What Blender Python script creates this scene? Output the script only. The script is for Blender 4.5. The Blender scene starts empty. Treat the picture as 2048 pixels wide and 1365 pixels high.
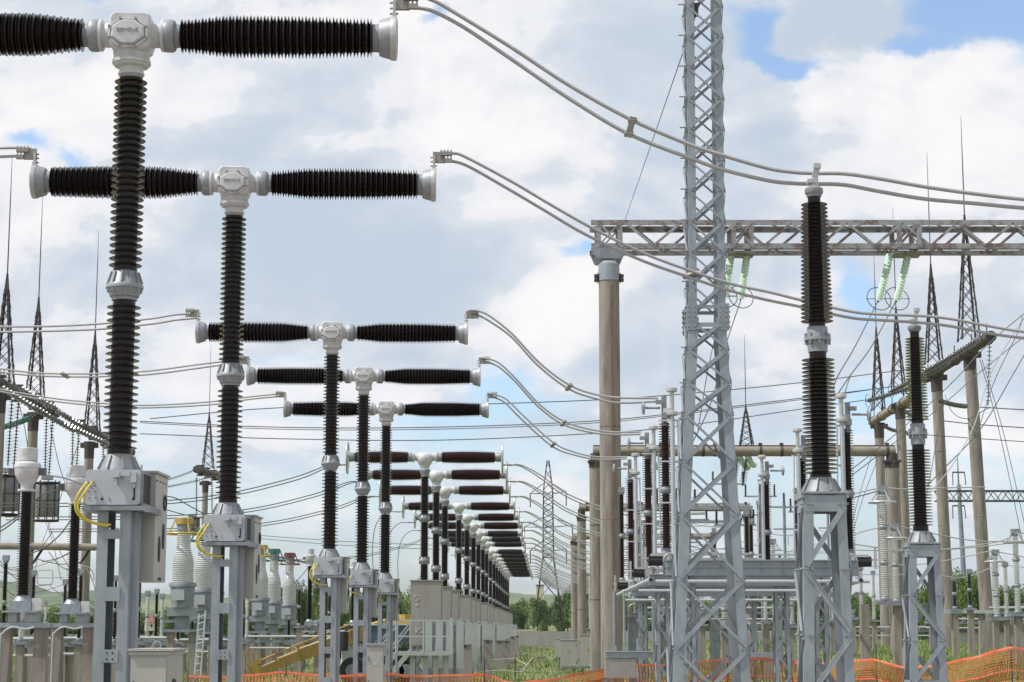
import bpy, math, random
from mathutils import Vector, Matrix, Quaternion
random.seed(7)
sc = bpy.context.scene
R = math.radians
V = Vector
# ---------------------------------------------------------------- camera
F, CX, CY = 3786.0, 1024.0, 682.5          # focal length and centre in photograph pixels
HZ = 1256.0                                # horizon row
CAMZ = 2.1
PITCH = math.atan((HZ - CY) / F)
cam_d = bpy.data.cameras.new('camera'); cam = bpy.data.objects.new('camera', cam_d)
sc.collection.objects.link(cam); sc.camera = cam
cam.location = (0, 0, CAMZ); cam.rotation_euler = (R(90) + PITCH, 0, 0)
cam_d.sensor_width = 36; cam_d.lens = 36 * F / 2048; cam_d.clip_start = .1; cam_d.clip_end = 12000
# ---------------------------------------------------------------- sun, sky, exposure
SUN_EL, SUN_AZ = R(56), R(-74)             # azimuth measured from straight behind the camera, towards the left
sd = V((math.sin(SUN_AZ) * math.cos(SUN_EL), -math.cos(SUN_AZ) * math.cos(SUN_EL), math.sin(SUN_EL)))
sun_d = bpy.data.lights.new('sun', 'SUN'); sun_d.energy = 4.5; sun_d.angle = R(.6); sun_d.color = (1, .965, .92)
sun = bpy.data.objects.new('sun', sun_d); sc.collection.objects.link(sun)
sun.rotation_euler = (-sd).to_track_quat('-Z', 'Y').to_euler(); sun.location = (0, 0, 60)
sc.view_settings.view_transform = 'Standard'; sc.view_settings.look = 'None'
sc.view_settings.exposure = 0.0; sc.view_settings.gamma = 1


def P(x, y, D):
    """point on the vertical plane Y = D seen at photograph pixel x, y"""
    dx = (x - CX) / F; dy = -(y - CY) / F
    c, s = math.cos(PITCH), math.sin(PITCH)
    fy = c - dy * s; fz = s + dy * c
    return V((dx / fy * D, D, CAMZ + fz / fy * D))


def UV(x, y):
    p = P(x, y, 1.0); return p.x, p.z - CAMZ


w = bpy.data.worlds.new('World'); sc.world = w; w.use_nodes = True
nt = w.node_tree; nt.nodes.clear(); N = nt.nodes.new; L = nt.links.new


def mth(op, a, b=None, c=None, clamp=False):
    n = N('ShaderNodeMath'); n.operation = op; n.use_clamp = clamp
    for i, v in enumerate((a, b, c)):
        if v is None: continue
        if isinstance(v, (int, float)): n.inputs[i].default_value = v
        else: L(v, n.inputs[i])
    return n.outputs[0]


def ramp(v, lo, hi, a=0., b=1.):
    n = N('ShaderNodeMapRange'); n.interpolation_type = 'SMOOTHSTEP'
    L(v, n.inputs[0]); n.inputs[1].default_value = lo; n.inputs[2].default_value = hi
    n.inputs[3].default_value = a; n.inputs[4].default_value = b
    return n.outputs[0]


tc = N('ShaderNodeTexCoord'); sp = N('ShaderNodeSeparateXYZ'); L(tc.outputs['Generated'], sp.inputs[0])
ay = mth('MAXIMUM', mth('ABSOLUTE', sp.outputs[1]), .12)
u0 = mth('DIVIDE', sp.outputs[0], ay); v0 = mth('DIVIDE', sp.outputs[2], ay)


def noise(sx, sy, scale, detail=8, rough=.55, off=0, dist=0.0, uu=None, vv=None):
    c = N('ShaderNodeCombineXYZ'); L(mth('MULTIPLY', uu or u0, sx), c.inputs[0]); L(mth('MULTIPLY', vv or v0, sy), c.inputs[1])
    c.inputs[2].default_value = off
    n = N('ShaderNodeTexNoise'); n.inputs['Scale'].default_value = scale; n.inputs['Detail'].default_value = detail
    n.inputs['Roughness'].default_value = rough; n.inputs['Distortion'].default_value = dist
    L(c.outputs[0], n.inputs['Vector']); return n.outputs[0]


wn1 = noise(1, 1.2, 9, 7, .6, 3.1); wn2 = noise(1, 1.2, 9, 7, .6, 8.4)
u1 = mth('ADD', u0, mth('MULTIPLY', mth('SUBTRACT', wn1, .5), .085))
v1 = mth('ADD', v0, mth('MULTIPLY', mth('SUBTRACT', wn2, .5), .085))


def blobs(lst):
    tot = None
    for x, y, rx, ry, a in lst:
        cu, cv = UV(x, y)
        du = mth('MULTIPLY', mth('SUBTRACT', u1, cu), F / rx); dv = mth('MULTIPLY', mth('SUBTRACT', v1, cv), F / ry)
        d2 = mth('ADD', mth('MULTIPLY', du, du), mth('MULTIPLY', dv, dv))
        g = mth('MULTIPLY', mth('POWER', 2.718, mth('MULTIPLY', d2, -1.0)), a)
        tot = g if tot is None else mth('ADD', tot, g)
    return tot


white = blobs([(960, 260, 190, 150, .65), (1180, 600, 130, 110, .45), (1100, 700, 110, 130, .4), (160, 160, 200, 120, .3), (360, 640, 260, 60, .3),
               (1960, 300, 240, 160, .30), (1720, 240, 160, 90, .25), (640, 60, 220, 70, .45), (90, 500, 140, 130, .25), (1560, 620, 100, 60, .3), (1595, 215, 50, 60, .4),
               (1290, 860, 200, 40, .3), (500, 800, 300, 30, .25), (1200, 300, 110, 60, .1), (1990, 900, 160, 70, .3), (420, 200, 160, 60, .25), (600, 1040, 200, 30, .3), (1130, 1000, 70, 60, .4),
               (640, 470, 250, 170, -.75), (1330, 350, 170, 130, -.55), (1530, 290, 70, 120, -.4), (480, 260, 120, 60, -.25), (180, 580, 130, 60, -.35), (1330, 700, 150, 110, -.45),
               (1950, 760, 150, 90, -.4), (860, 570, 140, 90, -.45), (1240, 120, 250, 110, -.35), (1650, 480, 150, 60, -.3), (1000, 560, 60, 60, -.2), (1700, 45, 160, 50, -1.4)])
fb = noise(1, 1.5, 10, 9, .53, 1.7, .25)
fb_b = noise(1, 1.7, 30, 6, .6, 5.2, .2)
us = mth('ADD', u0, -.006); vs2 = mth('ADD', v0, .010)
fbs = noise(1, 1.5, 10, 9, .53, 1.7, .25, us, vs2)                       # the same clouds a step towards the sun: lit tops, grey undersides
relief = mth('MULTIPLY', mth('SUBTRACT', fb, fbs), 1.5)
W = mth('ADD', mth('ADD', mth('ADD', mth('MULTIPLY', mth('SUBTRACT', fb, .5), 1.25), relief), mth('MULTIPLY', mth('SUBTRACT', fb_b, .5), .55)), mth('ADD', mth('MULTIPLY', white, .95), .50))
Wc = mth('ADD', mth('ADD', mth('MULTIPLY', ramp(W, -.15, 1.15), .78), mth('MULTIPLY', ramp(W, .46, .60), .17)), .03, clamp=True)
blue = blobs([(1920, 25, 150, 62, 1.5), (2050, 40, 90, 60, 1.2), (1480, 50, 60, 60, 1.2), (1560, 115, 100, 22, 1.0), (1740, 600, 42, 80, .95), (1155, 490, 30, 22, .8), (1110, 510, 30, 16, .6), (1810, 95, 90, 28, .9),
              (60, 262, 60, 30, .85), (150, 290, 36, 26, .8), (185, 18, 60, 18, .6), (905, 42, 30, 30, .75), (1690, 35, 125, 52, -1.2), (560, 705, 120, 20, .45), (1010, 800, 60, 40, .5),
              (1730, 830, 100, 40, .45), (2020, 130, 40, 26, .35), (1080, 840, 120, 40, .45), (700, 850, 300, 36, .4)])
fb2 = noise(1, 2.2, 14, 8, .6, 6.6, .2)
low = ramp(v0, .19, .06, 0, .58)                  # broken cloud, more blue towards the horizon
fb3 = noise(1, 5.0, 12, 7, .6, 2.6, .2)           # streaks low down
Bf = mth('ADD', mth('ADD', mth('ADD', blue, low), mth('MULTIPLY', mth('SUBTRACT', fb2, .5), 1.0)), mth('MULTIPLY', mth('MULTIPLY', mth('SUBTRACT', fb3, .5), low), 2.4))
Bc = ramp(Bf, .22, .95, 0, .97)
mixc = N('ShaderNodeMix'); mixc.data_type = 'RGBA'; L(Wc, mixc.inputs[0])
mixc.inputs[6].default_value = (.54, .635, .75, 1); mixc.inputs[7].default_value = (1.0, .975, .98, 1)
sky = N('ShaderNodeTexSky'); sky.sky_type = 'NISHITA'; sky.sun_disc = False; sky.sun_elevation = SUN_EL
sky.sun_rotation = math.atan2(sd.x, sd.y); sky.dust_density = 1.6; sky.ozone_density = 1.0
hs = N('ShaderNodeHueSaturation'); hs.inputs['Saturation'].default_value = .88; hs.inputs['Value'].default_value = 1.32; L(sky.outputs[0], hs.inputs['Color'])
tint = N('ShaderNodeMix'); tint.data_type = 'RGBA'; tint.blend_type = 'MULTIPLY'; tint.inputs[0].default_value = 1; L(hs.outputs[0], tint.inputs[6]); tint.inputs[7].default_value = (.86, .97, 1.06, 1)
bg1 = N('ShaderNodeBackground'); bg1.inputs[1].default_value = .15; L(tint.outputs[2], bg1.inputs[0])
bg2 = N('ShaderNodeBackground'); bg2.inputs[1].default_value = 1.0; L(mixc.outputs[2], bg2.inputs[0])
ms = N('ShaderNodeMixShader'); L(Bc, ms.inputs[0]); L(bg2.outputs[0], ms.inputs[1]); L(bg1.outputs[0], ms.inputs[2])
wo = N('ShaderNodeOutputWorld'); L(ms.outputs[0], wo.inputs[0])
w.cycles.sampling_method = 'MANUAL'; w.cycles.sample_map_resolution = 512


# ---------------------------------------------------------------- materials
def mat(name, col, rough=.5, metal=0., var=.15, scale=6., col2=None, thr=(.45, .65), coat=0., bump=0., spec=.5, zs=1., trans=0.):
    m = bpy.data.materials.new(name); m.use_nodes = True; t = m.node_tree; b = t.nodes['Principled BSDF']
    b.inputs['Roughness'].default_value = rough; b.inputs['Metallic'].default_value = metal
    b.inputs['Coat Weight'].default_value = coat; b.inputs['Coat Roughness'].default_value = .06
    b.inputs['Specular IOR Level'].default_value = spec
    b.inputs['Transmission Weight'].default_value = trans
    tcn = t.nodes.new('ShaderNodeTexCoord'); mp = t.nodes.new('ShaderNodeMapping'); mp.inputs['Scale'].default_value = (1, 1, zs)
    t.links.new(tcn.outputs['Object'], mp.inputs[0])
    n = t.nodes.new('ShaderNodeTexNoise'); n.inputs['Scale'].default_value = scale; n.inputs['Detail'].default_value = 6; n.inputs['Roughness'].default_value = .65
    t.links.new(mp.outputs[0], n.inputs['Vector'])
    r = t.nodes.new('ShaderNodeValToRGB'); e = r.color_ramp.elements
    lo = tuple(max(0, c * (1 - var)) for c in col); hi = tuple(min(1, c * (1 + var)) for c in col)
    e[0].position = .3; e[0].color = lo + (1,); e[1].position = .7; e[1].color = hi + (1,)
    t.links.new(n.outputs[0], r.inputs[0]); out = r.outputs[0]
    if col2:
        n2 = t.nodes.new('ShaderNodeTexNoise'); n2.inputs['Scale'].default_value = scale * .7; n2.inputs['Detail'].default_value = 8; n2.inputs['Roughness'].default_value = .7
        mp2 = t.nodes.new('ShaderNodeMapping'); mp2.inputs['Location'].default_value = (7, 3, 5); mp2.inputs['Scale'].default_value = (1, 1, zs)
        t.links.new(tcn.outputs['Object'], mp2.inputs[0]); t.links.new(mp2.outputs[0], n2.inputs['Vector'])
        mr = t.nodes.new('ShaderNodeMapRange'); mr.inputs[1].default_value = thr[0]; mr.inputs[2].default_value = thr[1]
        t.links.new(n2.outputs[0], mr.inputs[0])
        mx = t.nodes.new('ShaderNodeMix'); mx.data_type = 'RGBA'; t.links.new(mr.outputs[0], mx.inputs[0])
        t.links.new(out, mx.inputs[6]); mx.inputs[7].default_value = tuple(col2) + (1,); out = mx.outputs[2]
    t.links.new(out, b.inputs['Base Color'])
    if bump:
        bp = t.nodes.new('ShaderNodeBump'); bp.inputs['Strength'].default_value = bump; bp.inputs['Distance'].default_value = .02
        t.links.new(n.outputs[0], bp.inputs['Height']); t.links.new(bp.outputs[0], b.inputs['Normal'])
    return m


M = dict(
    porcelain=mat('dark_brown_porcelain', (.014, .008, .007), .12, var=.25, scale=9, coat=0, spec=.28, col2=(.016, .011, .009), thr=(.5, .75)),
    redporc=mat('red_brown_porcelain', (.038, .010, .009), .2, var=.25, scale=9, coat=0, spec=.3, col2=(.05, .022, .018), thr=(.5, .75)),
    blackpol=mat('black_polymer', (.02, .017, .022), .4, var=.2, scale=9, coat=.1),
    whiteporc=mat('pale_grey_porcelain', (.60, .61, .61), .25, var=.06, scale=5, coat=.3, col2=(.54, .54, .52)),
    housing=mat('white_housing_paint', (.54, .54, .545), .42, var=.08, scale=7, col2=(.36, .345, .32), thr=(.50, .78), coat=.1),
    flange=mat('grey_cast_aluminium', (.27, .29, .31), .5, metal=.2, var=.15, scale=12, col2=(.22, .22, .21), thr=(.5, .75)),
    terminal=mat('bright_terminal_metal', (.46, .455, .45), .35, metal=.35, var=.15, scale=14),
    fitting=mat('weathered_fitting_metal', (.30, .28, .25), .5, metal=.5, var=.25, scale=18),
    galv=mat('galvanised_steel', (.255, .29, .315), .46, metal=.25, var=.14, scale=10, col2=(.35, .385, .41), thr=(.38, .78), zs=.4),
    galv2=mat('dull_galvanised_steel', (.21, .235, .265), .5, metal=.25, var=.2, scale=5, col2=(.29, .315, .34)),
    box=mat('pale_aluminium_box', (.43, .455, .485), .38, metal=.15, var=.07, scale=6),
    cabinet=mat('beige_cabinet_paint', (.39, .385, .35), .45, var=.06, scale=2.5, coat=.1, col2=(.32, .30, .265), thr=(.52, .8), zs=.25),
    cabgrey=mat('warm_grey_cabinet_paint', (.30, .285, .265), .5, var=.1, scale=2.2, col2=(.25, .215, .195), thr=(.48, .7), zs=.3),
    dark=mat('dark_recess_rubber', (.016, .016, .018), .6, var=.2),
    conductor=mat('stranded_aluminium', (.37, .37, .37), .42, metal=.15, var=.12, scale=20),
    wire=mat('dark_steel_wire', (.10, .10, .10), .5, metal=.3, var=.2),
    concrete=mat('weathered_concrete', (.265, .238, .205), .9, var=.2, scale=7, col2=(.145, .13, .11), thr=(.46, .66), bump=.4, zs=.10),
    concrete2=mat('grey_concrete', (.33, .33, .315), .9, var=.13, scale=1.2, col2=(.31, .295, .265), thr=(.45, .72), bump=.4, zs=.5),
    rust=mat('rusty_brown_paint', (.055, .045, .044), .75, var=.3, scale=4, col2=(.10, .06, .045), thr=(.5, .7)),
    peeling=mat('peeling_white_paint_on_rust', (.30, .305, .31), .7, var=.18, scale=3.5, col2=(.15, .085, .065), thr=(.47, .62)),
    pipe=mat('stained_concrete_pipe', (.25, .225, .18), .85, var=.15, scale=2.5, col2=(.21, .13, .085), thr=(.5, .72), bump=.3),
    pipedark=mat('dark_weathered_pipe', (.085, .075, .063), .85, var=.2, scale=2.5, bump=.3),
    palepanel=mat('pale_grey_panel', (.37, .395, .375), .45, var=.06, scale=3),
    yellow=mat('yellow_enamel', (.42, .30, .06), .4, var=.1, coat=.2),
    green=mat('green_enamel', (.025, .14, .095), .4, var=.1, coat=.2),
    red=mat('red_enamel', (.15, .035, .035), .4, var=.1, coat=.2),
    cable=mat('yellow_green_cable', (.62, .50, .06), .4, var=.15, scale=30),
    trap=mat('grey_line_trap', (.17, .17, .17), .6, var=.2, scale=3),
    glass=mat('pale_green_glass', (.62, .79, .66), .12, var=.25, scale=14, coat=.4),
    tealglass=mat('teal_glass', (.07, .20, .16), .2, var=.2, coat=.4),
    greydisc=mat('grey_disc_porcelain', (.13, .125, .12), .2, var=.15, coat=.5),
    darkdisc=mat('dark_disc_porcelain', (.045, .055, .06), .2, var=.2, coat=.5),
    orange=mat('orange_plastic_net', (.50, .18, .045), .5, var=.22, scale=3, col2=(.40, .23, .08)),
    orange2=mat('red_orange_plastic_net', (.80, .13, .05), .45, var=.15, scale=3, col2=(.85, .30, .18)),
    boom=mat('worn_yellow_crane_paint', (.36, .235, .065), .5, var=.25, scale=2, col2=(.20, .12, .06), thr=(.55, .7)),
    blue=mat('navy_truck_paint', (.05, .085, .14), .45, var=.15, scale=2, coat=.2),
    leaf=mat('green_leaves', (.105, .175, .04), .6, var=.45, scale=1.3, col2=(.17, .25, .055), thr=(.4, .7)),
    leafd=mat('dark_green_leaves', (.055, .105, .03), .6, var=.45, scale=1.1, col2=(.095, .15, .035), thr=(.4, .7)),
    bark=mat('brown_bark', (.11, .08, .055), .9, var=.3),
    grassb=mat('grass_blades', (.15, .225, .05), .7, var=.5, scale=.5, col2=(.26, .28, .09), thr=(.5, .68)),
    rooft=mat('dull_red_roof', (.28, .10, .08), .8, var=.15),
    wallp=mat('pale_house_wall', (.55, .48, .38), .85, var=.1),
    wood=mat('old_wood', (.26, .20, .14), .85, var=.25),
    tape=mat('pale_tape', (.7, .62, .58), .5, var=.1),
)
# ---------------------------------------------------------------- mesh helpers


class MB:
    def __init__(s): s.v = []; s.f = []

    def add(s, vs, fs):
        o = len(s.v); s.v += [tuple(x) for x in vs]; s.f += [tuple(i + o for i in f) for f in fs]; return s

    def box(s, c, size, rz=0., bev=0.):
        hx, hy, hz = size[0] / 2, size[1] / 2, size[2] / 2
        if bev:
            b = bev; pts = []
            for z in (-hz, hz):
                for (x, y) in ((-hx + b, -hy), (hx - b, -hy), (hx, -hy + b), (hx, hy - b), (hx - b, hy), (-hx + b, hy), (-hx, hy - b), (-hx, -hy + b)):
                    pts.append((x, y, z))
            fs = [tuple(range(7, -1, -1)), tuple(range(8, 16))] + [(i, (i + 1) % 8, 8 + (i + 1) % 8, 8 + i) for i in range(8)]
        else:
            pts = [(x, y, z) for z in (-hz, hz) for (x, y) in ((-hx, -hy), (hx, -hy), (hx, hy), (-hx, hy))]
            fs = [(3, 2, 1, 0), (4, 5, 6, 7), (0, 1, 5, 4), (1, 2, 6, 5), (2, 3, 7, 6), (3, 0, 4, 7)]
        cz, sz = math.cos(rz), math.sin(rz)
        return s.add([(c[0] + x * cz - y * sz, c[1] + x * sz + y * cz, c[2] + z) for x, y, z in pts], fs)

    def bar(s, p0, p1, wd, th, wdir=None):
        """flat or square bar; wd along wdir, th across"""
        p0, p1 = V(p0), V(p1); a = (p1 - p0).normalized()
        wdir = V(wdir) if wdir is not None else (V((0, 0, 1)) if abs(a.z) < .9 else V((1, 0, 0)))
        x = (wdir - a * wdir.dot(a)).normalized(); y = a.cross(x)
        pts = [p + x * (i * wd / 2) + y * (j * th / 2) for p in (p0, p1) for i, j in ((-1, -1), (1, -1), (1, 1), (-1, 1))]
        return s.add(pts, [(3, 2, 1, 0), (4, 5, 6, 7), (0, 1, 5, 4), (1, 2, 6, 5), (2, 3, 7, 6), (3, 0, 4, 7)])

    def angle(s, p0, p1, wd, th, d1, d2):
        """L section: two flanges running from the corner line towards d1 and d2"""
        p0, p1, d1, d2 = V(p0), V(p1), V(d1), V(d2)
        s.bar(p0 + d1 * wd / 2, p1 + d1 * wd / 2, wd, th, d1)
        s.bar(p0 + d2 * (wd / 2 + th / 2), p1 + d2 * (wd / 2 + th / 2), wd - th, th, d2)
        return s

    def lathe(s, prof, o=(0, 0, 0), ax=(0, 0, 1), seg=20, cap=True, sx=1., sy=1.):
        """prof: list of (radius, distance along ax)"""
        o = V(o); ax = V(ax).normalized()
        x = V((1, 0, 0)) if abs(ax.x) < .9 else V((0, 1, 0))
        x = (x - ax * x.dot(ax)).normalized(); y = ax.cross(x)
        pts = []
        for r, h in prof:
            for k in range(seg):
                t = 2 * math.pi * k / seg
                pts.append(o + ax * h + x * (math.cos(t) * r * sx) + y * (math.sin(t) * r * sy))
        n = len(prof); fs = []
        for i in range(n - 1):
            for k in range(seg):
                a = i * seg + k; b = i * seg + (k + 1) % seg
                fs.append((a, b, b + seg, a + seg))
        if cap:
            fs.append(tuple(range(seg - 1, -1, -1))); fs.append(tuple((n - 1) * seg + k for k in range(seg)))
        return s.add(pts, fs)

    def cyl(s, p0, p1, r, r1=None, seg=12):
        p0, p1 = V(p0), V(p1); return s.lathe([(r, 0), (r if r1 is None else r1, (p1 - p0).length)], p0, p1 - p0, seg)

    def tube(s, pts, r, seg=8, cap=True):
        pts = [V(p) for p in pts]; n = len(pts); vs = []; up = None
        for i, p in enumerate(pts):
            a = (pts[min(i + 1, n - 1)] - pts[max(i - 1, 0)]).normalized()
            if up is None:
                up = V((0, 0, 1)) if abs(a.z) < .9 else V((1, 0, 0))
            x = (up - a * up.dot(a)).normalized(); y = a.cross(x); up = x
            for k in range(seg):
                t = 2 * math.pi * k / seg; vs.append(p + x * (math.cos(t) * r) + y * (math.sin(t) * r))
        fs = [(i * seg + k, i * seg + (k + 1) % seg, (i + 1) * seg + (k + 1) % seg, (i + 1) * seg + k) for i in range(n - 1) for k in range(seg)]
        if cap: fs += [tuple(range(seg - 1, -1, -1)), tuple((n - 1) * seg + k for k in range(seg))]
        return s.add(vs, fs)

    def ring(s, c, ax, r, rt, seg=28, tseg=7, squash=1.):
        c = V(c); ax = V(ax).normalized(); x = V((1, 0, 0)) if abs(ax.x) < .9 else V((0, 1, 0))
        x = (x - ax * x.dot(ax)).normalized(); y = ax.cross(x); vs = []
        for i in range(seg):
            t = 2 * math.pi * i / seg; d = x * math.cos(t) + y * math.sin(t)
            for k in range(tseg):
                q = 2 * math.pi * k / tseg; vs.append(c + d * (r + rt * math.cos(q)) + ax * (rt * math.sin(q) * squash))
        fs = [(i * tseg + k, i * tseg + (k + 1) % tseg, ((i + 1) % seg) * tseg + (k + 1) % tseg, ((i + 1) % seg) * tseg + k) for i in range(seg) for k in range(tseg)]
        return s.add(vs, [f[::-1] for f in fs])

    def build(s, name, m, parent=None, label=None, kind=None, smooth=38):
        off = parent_loc(parent)
        me = bpy.data.meshes.new(name)
        me.from_pydata([(a[0] - off.x, a[1] - off.y, a[2] - off.z) for a in s.v], [], s.f)
        me.materials.append(M[m] if isinstance(m, str) else m)
        if smooth:
            me.polygons.foreach_set('use_smooth', [True] * len(me.polygons))
            me.set_sharp_from_angle(angle=R(smooth))
        me.update()
        o = bpy.data.objects.new(name, me); sc.collection.objects.link(o)
        if parent: o.parent = parent
        if label: o['label'] = label
        if kind: o['kind'] = kind
        return o


def parent_loc(p):
    v = V((0, 0, 0))
    while p is not None: v += p.location; p = p.parent
    return v


def thing(name, label, cat, loc=(0, 0, 0), group=None):
    o = bpy.data.objects.new(name, None); sc.collection.objects.link(o); o.location = loc
    o.empty_display_size = .3; o['label'] = label; o['category'] = cat
    if group: o['group'] = group
    return o


def tag(o, label, cat, group=None):
    o['label'] = label; o['category'] = cat
    if group: o['group'] = group
    return o


KIDS = {}


def copy_tree(o, loc=None, label=None, parent=None, scale=None, rz=None):
    c = o.copy(); sc.collection.objects.link(c); c.parent = parent
    if loc is not None: c.location = loc
    if label: c['label'] = label
    if scale: c.scale = scale if hasattr(scale, '__len__') else (scale,) * 3
    if rz is not None: c.rotation_euler = (0, 0, rz)
    for ch in list(o.children): copy_tree(ch, parent=c)
    return c


def spline(pts, n=8):
    pts = [V(p) for p in pts]
    if len(pts) < 3: return pts
    out = []
    for i in range(len(pts) - 1):
        p0, p1, p2, p3 = pts[max(i - 1, 0)], pts[i], pts[i + 1], pts[min(i + 2, len(pts) - 1)]
        for k in range(n):
            t = k / n
            out.append(.5 * ((2 * p1) + (p2 - p0) * t + (2 * p0 - 5 * p1 + 4 * p2 - p3) * t * t + (3 * p1 - p0 - 3 * p2 + p3) * t ** 3))
    return out + [pts[-1]]


def sheds(length, rc, rs, pitch, alt=0., h0=0., tip=.12, seg_fn=None):
    """profile of a ribbed insulator; rc, rs functions or numbers of t in 0..1"""
    f = lambda q, t: q(t) if callable(q) else q
    n = max(2, int(round(length / pitch))); pitch = length / n; pr = []
    for i in range(n):
        h = h0 + i * pitch; t = (i + .5) / n; c = f(rc, t); r = f(rs, t)
        if alt:
            r2 = c + (r - c) * alt
            pr += [(c, h), (c, h + pitch * .12), (r * .985, h + pitch * .20), (r, h + pitch * .26), (c + (r - c) * .25, h + pitch * .42), (c, h + pitch * .52),
                   (r2, h + pitch * .70), (r2, h + pitch * .75), (c, h + pitch * .92)]
        else:
            pr += [(c, h), (c * 1.01, h + pitch * .26), (r * .98, h + pitch * .20), (r, h + pitch * .26), (r * .96, h + pitch * .34), (c + (r - c) * .3, h + pitch * .46), (c, h + pitch * .58)]
    pr.append((f(rc, 1.), h0 + length))
    return pr


def m_px(D, y=682): return (P(1100, y, D) - P(1000, y, D)).x / 100
# ---------------------------------------------------------------- ground, hills, wall


def sstep(a, b, x):
    t = min(1, max(0, (x - a) / (b - a))); return t * t * (3 - 2 * t)


def gz(x, y):
    z = .9 * sstep(4, 15, x) * (1 - sstep(170, 215, y))
    z += (sstep(222, 420, y)) * 2.9 + sstep(420, 1500, y) * 2.0
    return z


g = MB()
ys = [-60, -20, 0, 10, 20, 30, 40, 50, 60, 70, 85, 100, 120, 140, 160, 180, 200, 215, 222, 240, 270, 300, 350, 420, 520, 700, 1000, 1500, 2400, 4500, 9000]
xs = [-6000, -2500, -1000, -400, -200, -120, -80, -50, -30, -20, -12, -6, -2, 2, 4, 6, 8, 10, 12, 14, 16, 20, 26, 34, 45, 60, 80, 120, 200, 400, 1000, 2500, 6000]
vs = [(x, y, gz(x, y)) for y in ys for x in xs]; nx = len(xs)
fs = [(j * nx + i, j * nx + i + 1, (j + 1) * nx + i + 1, (j + 1) * nx + i) for j in range(len(ys) - 1) for i in range(nx - 1)]
g.add(vs, fs)
gm = mat('meadow_ground', (.13, .17, .055), .95, var=.4, scale=.3, col2=(.21, .18, .10), thr=(.46, .60))
g.build('ground', gm, kind='structure', smooth=80)
yd = MB(); xs2 = [-70, -40, -20, -8, 0, 4, 8, 12, 16, 24, 40, 70]; ys2 = [-40, -10, 10, 25, 35, 42, 47]
yd.add([(x, y + (1.2 * math.sin(x * .4) if y == 47 else 0), gz(x, y) + .02) for y in ys2 for x in xs2], [(j * 12 + i, j * 12 + i + 1, (j + 1) * 12 + i + 1, (j + 1) * 12 + i) for j in range(6) for i in range(11)])
yd.build('bounce_gravel_yard', mat('bounce_gravel', (.25, .225, .19), .95, var=.3, scale=25, col2=(.18, .155, .125), bump=.5), kind='structure', smooth=80)  # gravel patch added below the view for warm, neutral bounce light
# far hills: broad ridges with uneven crests
for name, D, prof, m_ in (
        ('hills', 2600, [(-900, 1190), (-300, 1172), (0, 1163), (60, 1168), (110, 1186), (200, 1180), (330, 1188), (420, 1196), (600, 1200), (900, 1192), (1020, 1186), (1060, 1190), (1120, 1189), (1200, 1198), (1500, 1212), (1900, 1218), (2500, 1214), (3200, 1220)], mat('wooded_hills', (.075, .115, .05), .95, var=.4, scale=.006, col2=(.15, .17, .07), thr=(.5, .6))),
        ('hills', 1500, [(-900, 1205), (-200, 1200), (0, 1192), (120, 1206), (260, 1212), (420, 1216), (700, 1216), (1000, 1208), (1100, 1206), (1250, 1222), (1700, 1226), (2300, 1222), (3200, 1230)], mat('nearer_wooded_hills', (.085, .13, .04), .95, var=.4, scale=.01, col2=(.17, .18, .07), thr=(.5, .6)))):
    h = MB(); pts = []
    xs_ = []; x = prof[0][0]
    while x < prof[-1][0]:
        xs_.append(x); x += 6
    rr = random.Random(3); wob = 0
    for x in xs_:
        for (a, b) in zip(prof, prof[1:]):
            if a[0] <= x <= b[0]:
                t = (x - a[0]) / (b[0] - a[0]); y = a[1] + (b[1] - a[1]) * t
        wob = wob * .8 + rr.uniform(-1, 1) * .9
        pts.append(P(x, y + wob, D))
    rows = 10; vs = []
    for p in pts:
        for k in range(rows):
            t = k / (rows - 1); z = p.z * math.sin((1 - t) * math.pi / 2) * (1 + .03 * math.sin(p.x * .02 + k * 2))
            vs.append((p.x, D - 420 * t + 30 * math.sin(p.x * .01 + k), z if k else p.z))
    fs = [(i * rows + k, (i + 1) * rows + k, (i + 1) * rows + k + 1, i * rows + k + 1) for i in range(len(pts) - 1) for k in range(rows - 1)]
    b0 = len(vs)
    for p in pts: vs.append((p.x, D + 500, 0))
    fs += [(i * rows, b0 + i, b0 + i + 1, (i + 1) * rows) for i in range(len(pts) - 1)]
    h.add(vs, fs); h.build(name, m_, kind='structure', smooth=60)
# ---------------------------------------------------------------- live tank breakers, near row


def text_on(txt, size, c, parent, m, name='lettering', depth=.004, rot=(R(90), 0, 0)):
    cu = bpy.data.curves.new('lettering', 'FONT'); cu.body = txt; cu.size = size; cu.extrude = depth; cu.align_x = 'CENTER'; cu.align_y = 'CENTER'
    to = bpy.data.objects.new('tmp', cu); sc.collection.objects.link(to)
    dg = bpy.context.evaluated_depsgraph_get(); me = bpy.data.meshes.new_from_object(to.evaluated_get(dg))
    bpy.data.objects.remove(to); me.materials.clear(); me.materials.append(M[m])
    o = bpy.data.objects.new(name, me); sc.collection.objects.link(o); o.rotation_euler = rot
    o.parent = parent; o.location = V(c) - parent_loc(parent); return o


NEAR = [(19.0, 265, 72), (25.3, 470, 367), (38.0, 665, 666), (44.3, 728, 753), (50.6, 773, 819)]
NL = ['nearest breaker, whose column and T head fill the upper left of the picture',
      'second breaker from the camera, its long horizontal arms crossing behind the nearest column',
      'third breaker from the camera, first of the three smaller ones standing close together',
      'fourth breaker from the camera, middle one of the three smaller ones close together',
      'fifth breaker from the camera, smallest of the five with a white boxy T head']


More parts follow.
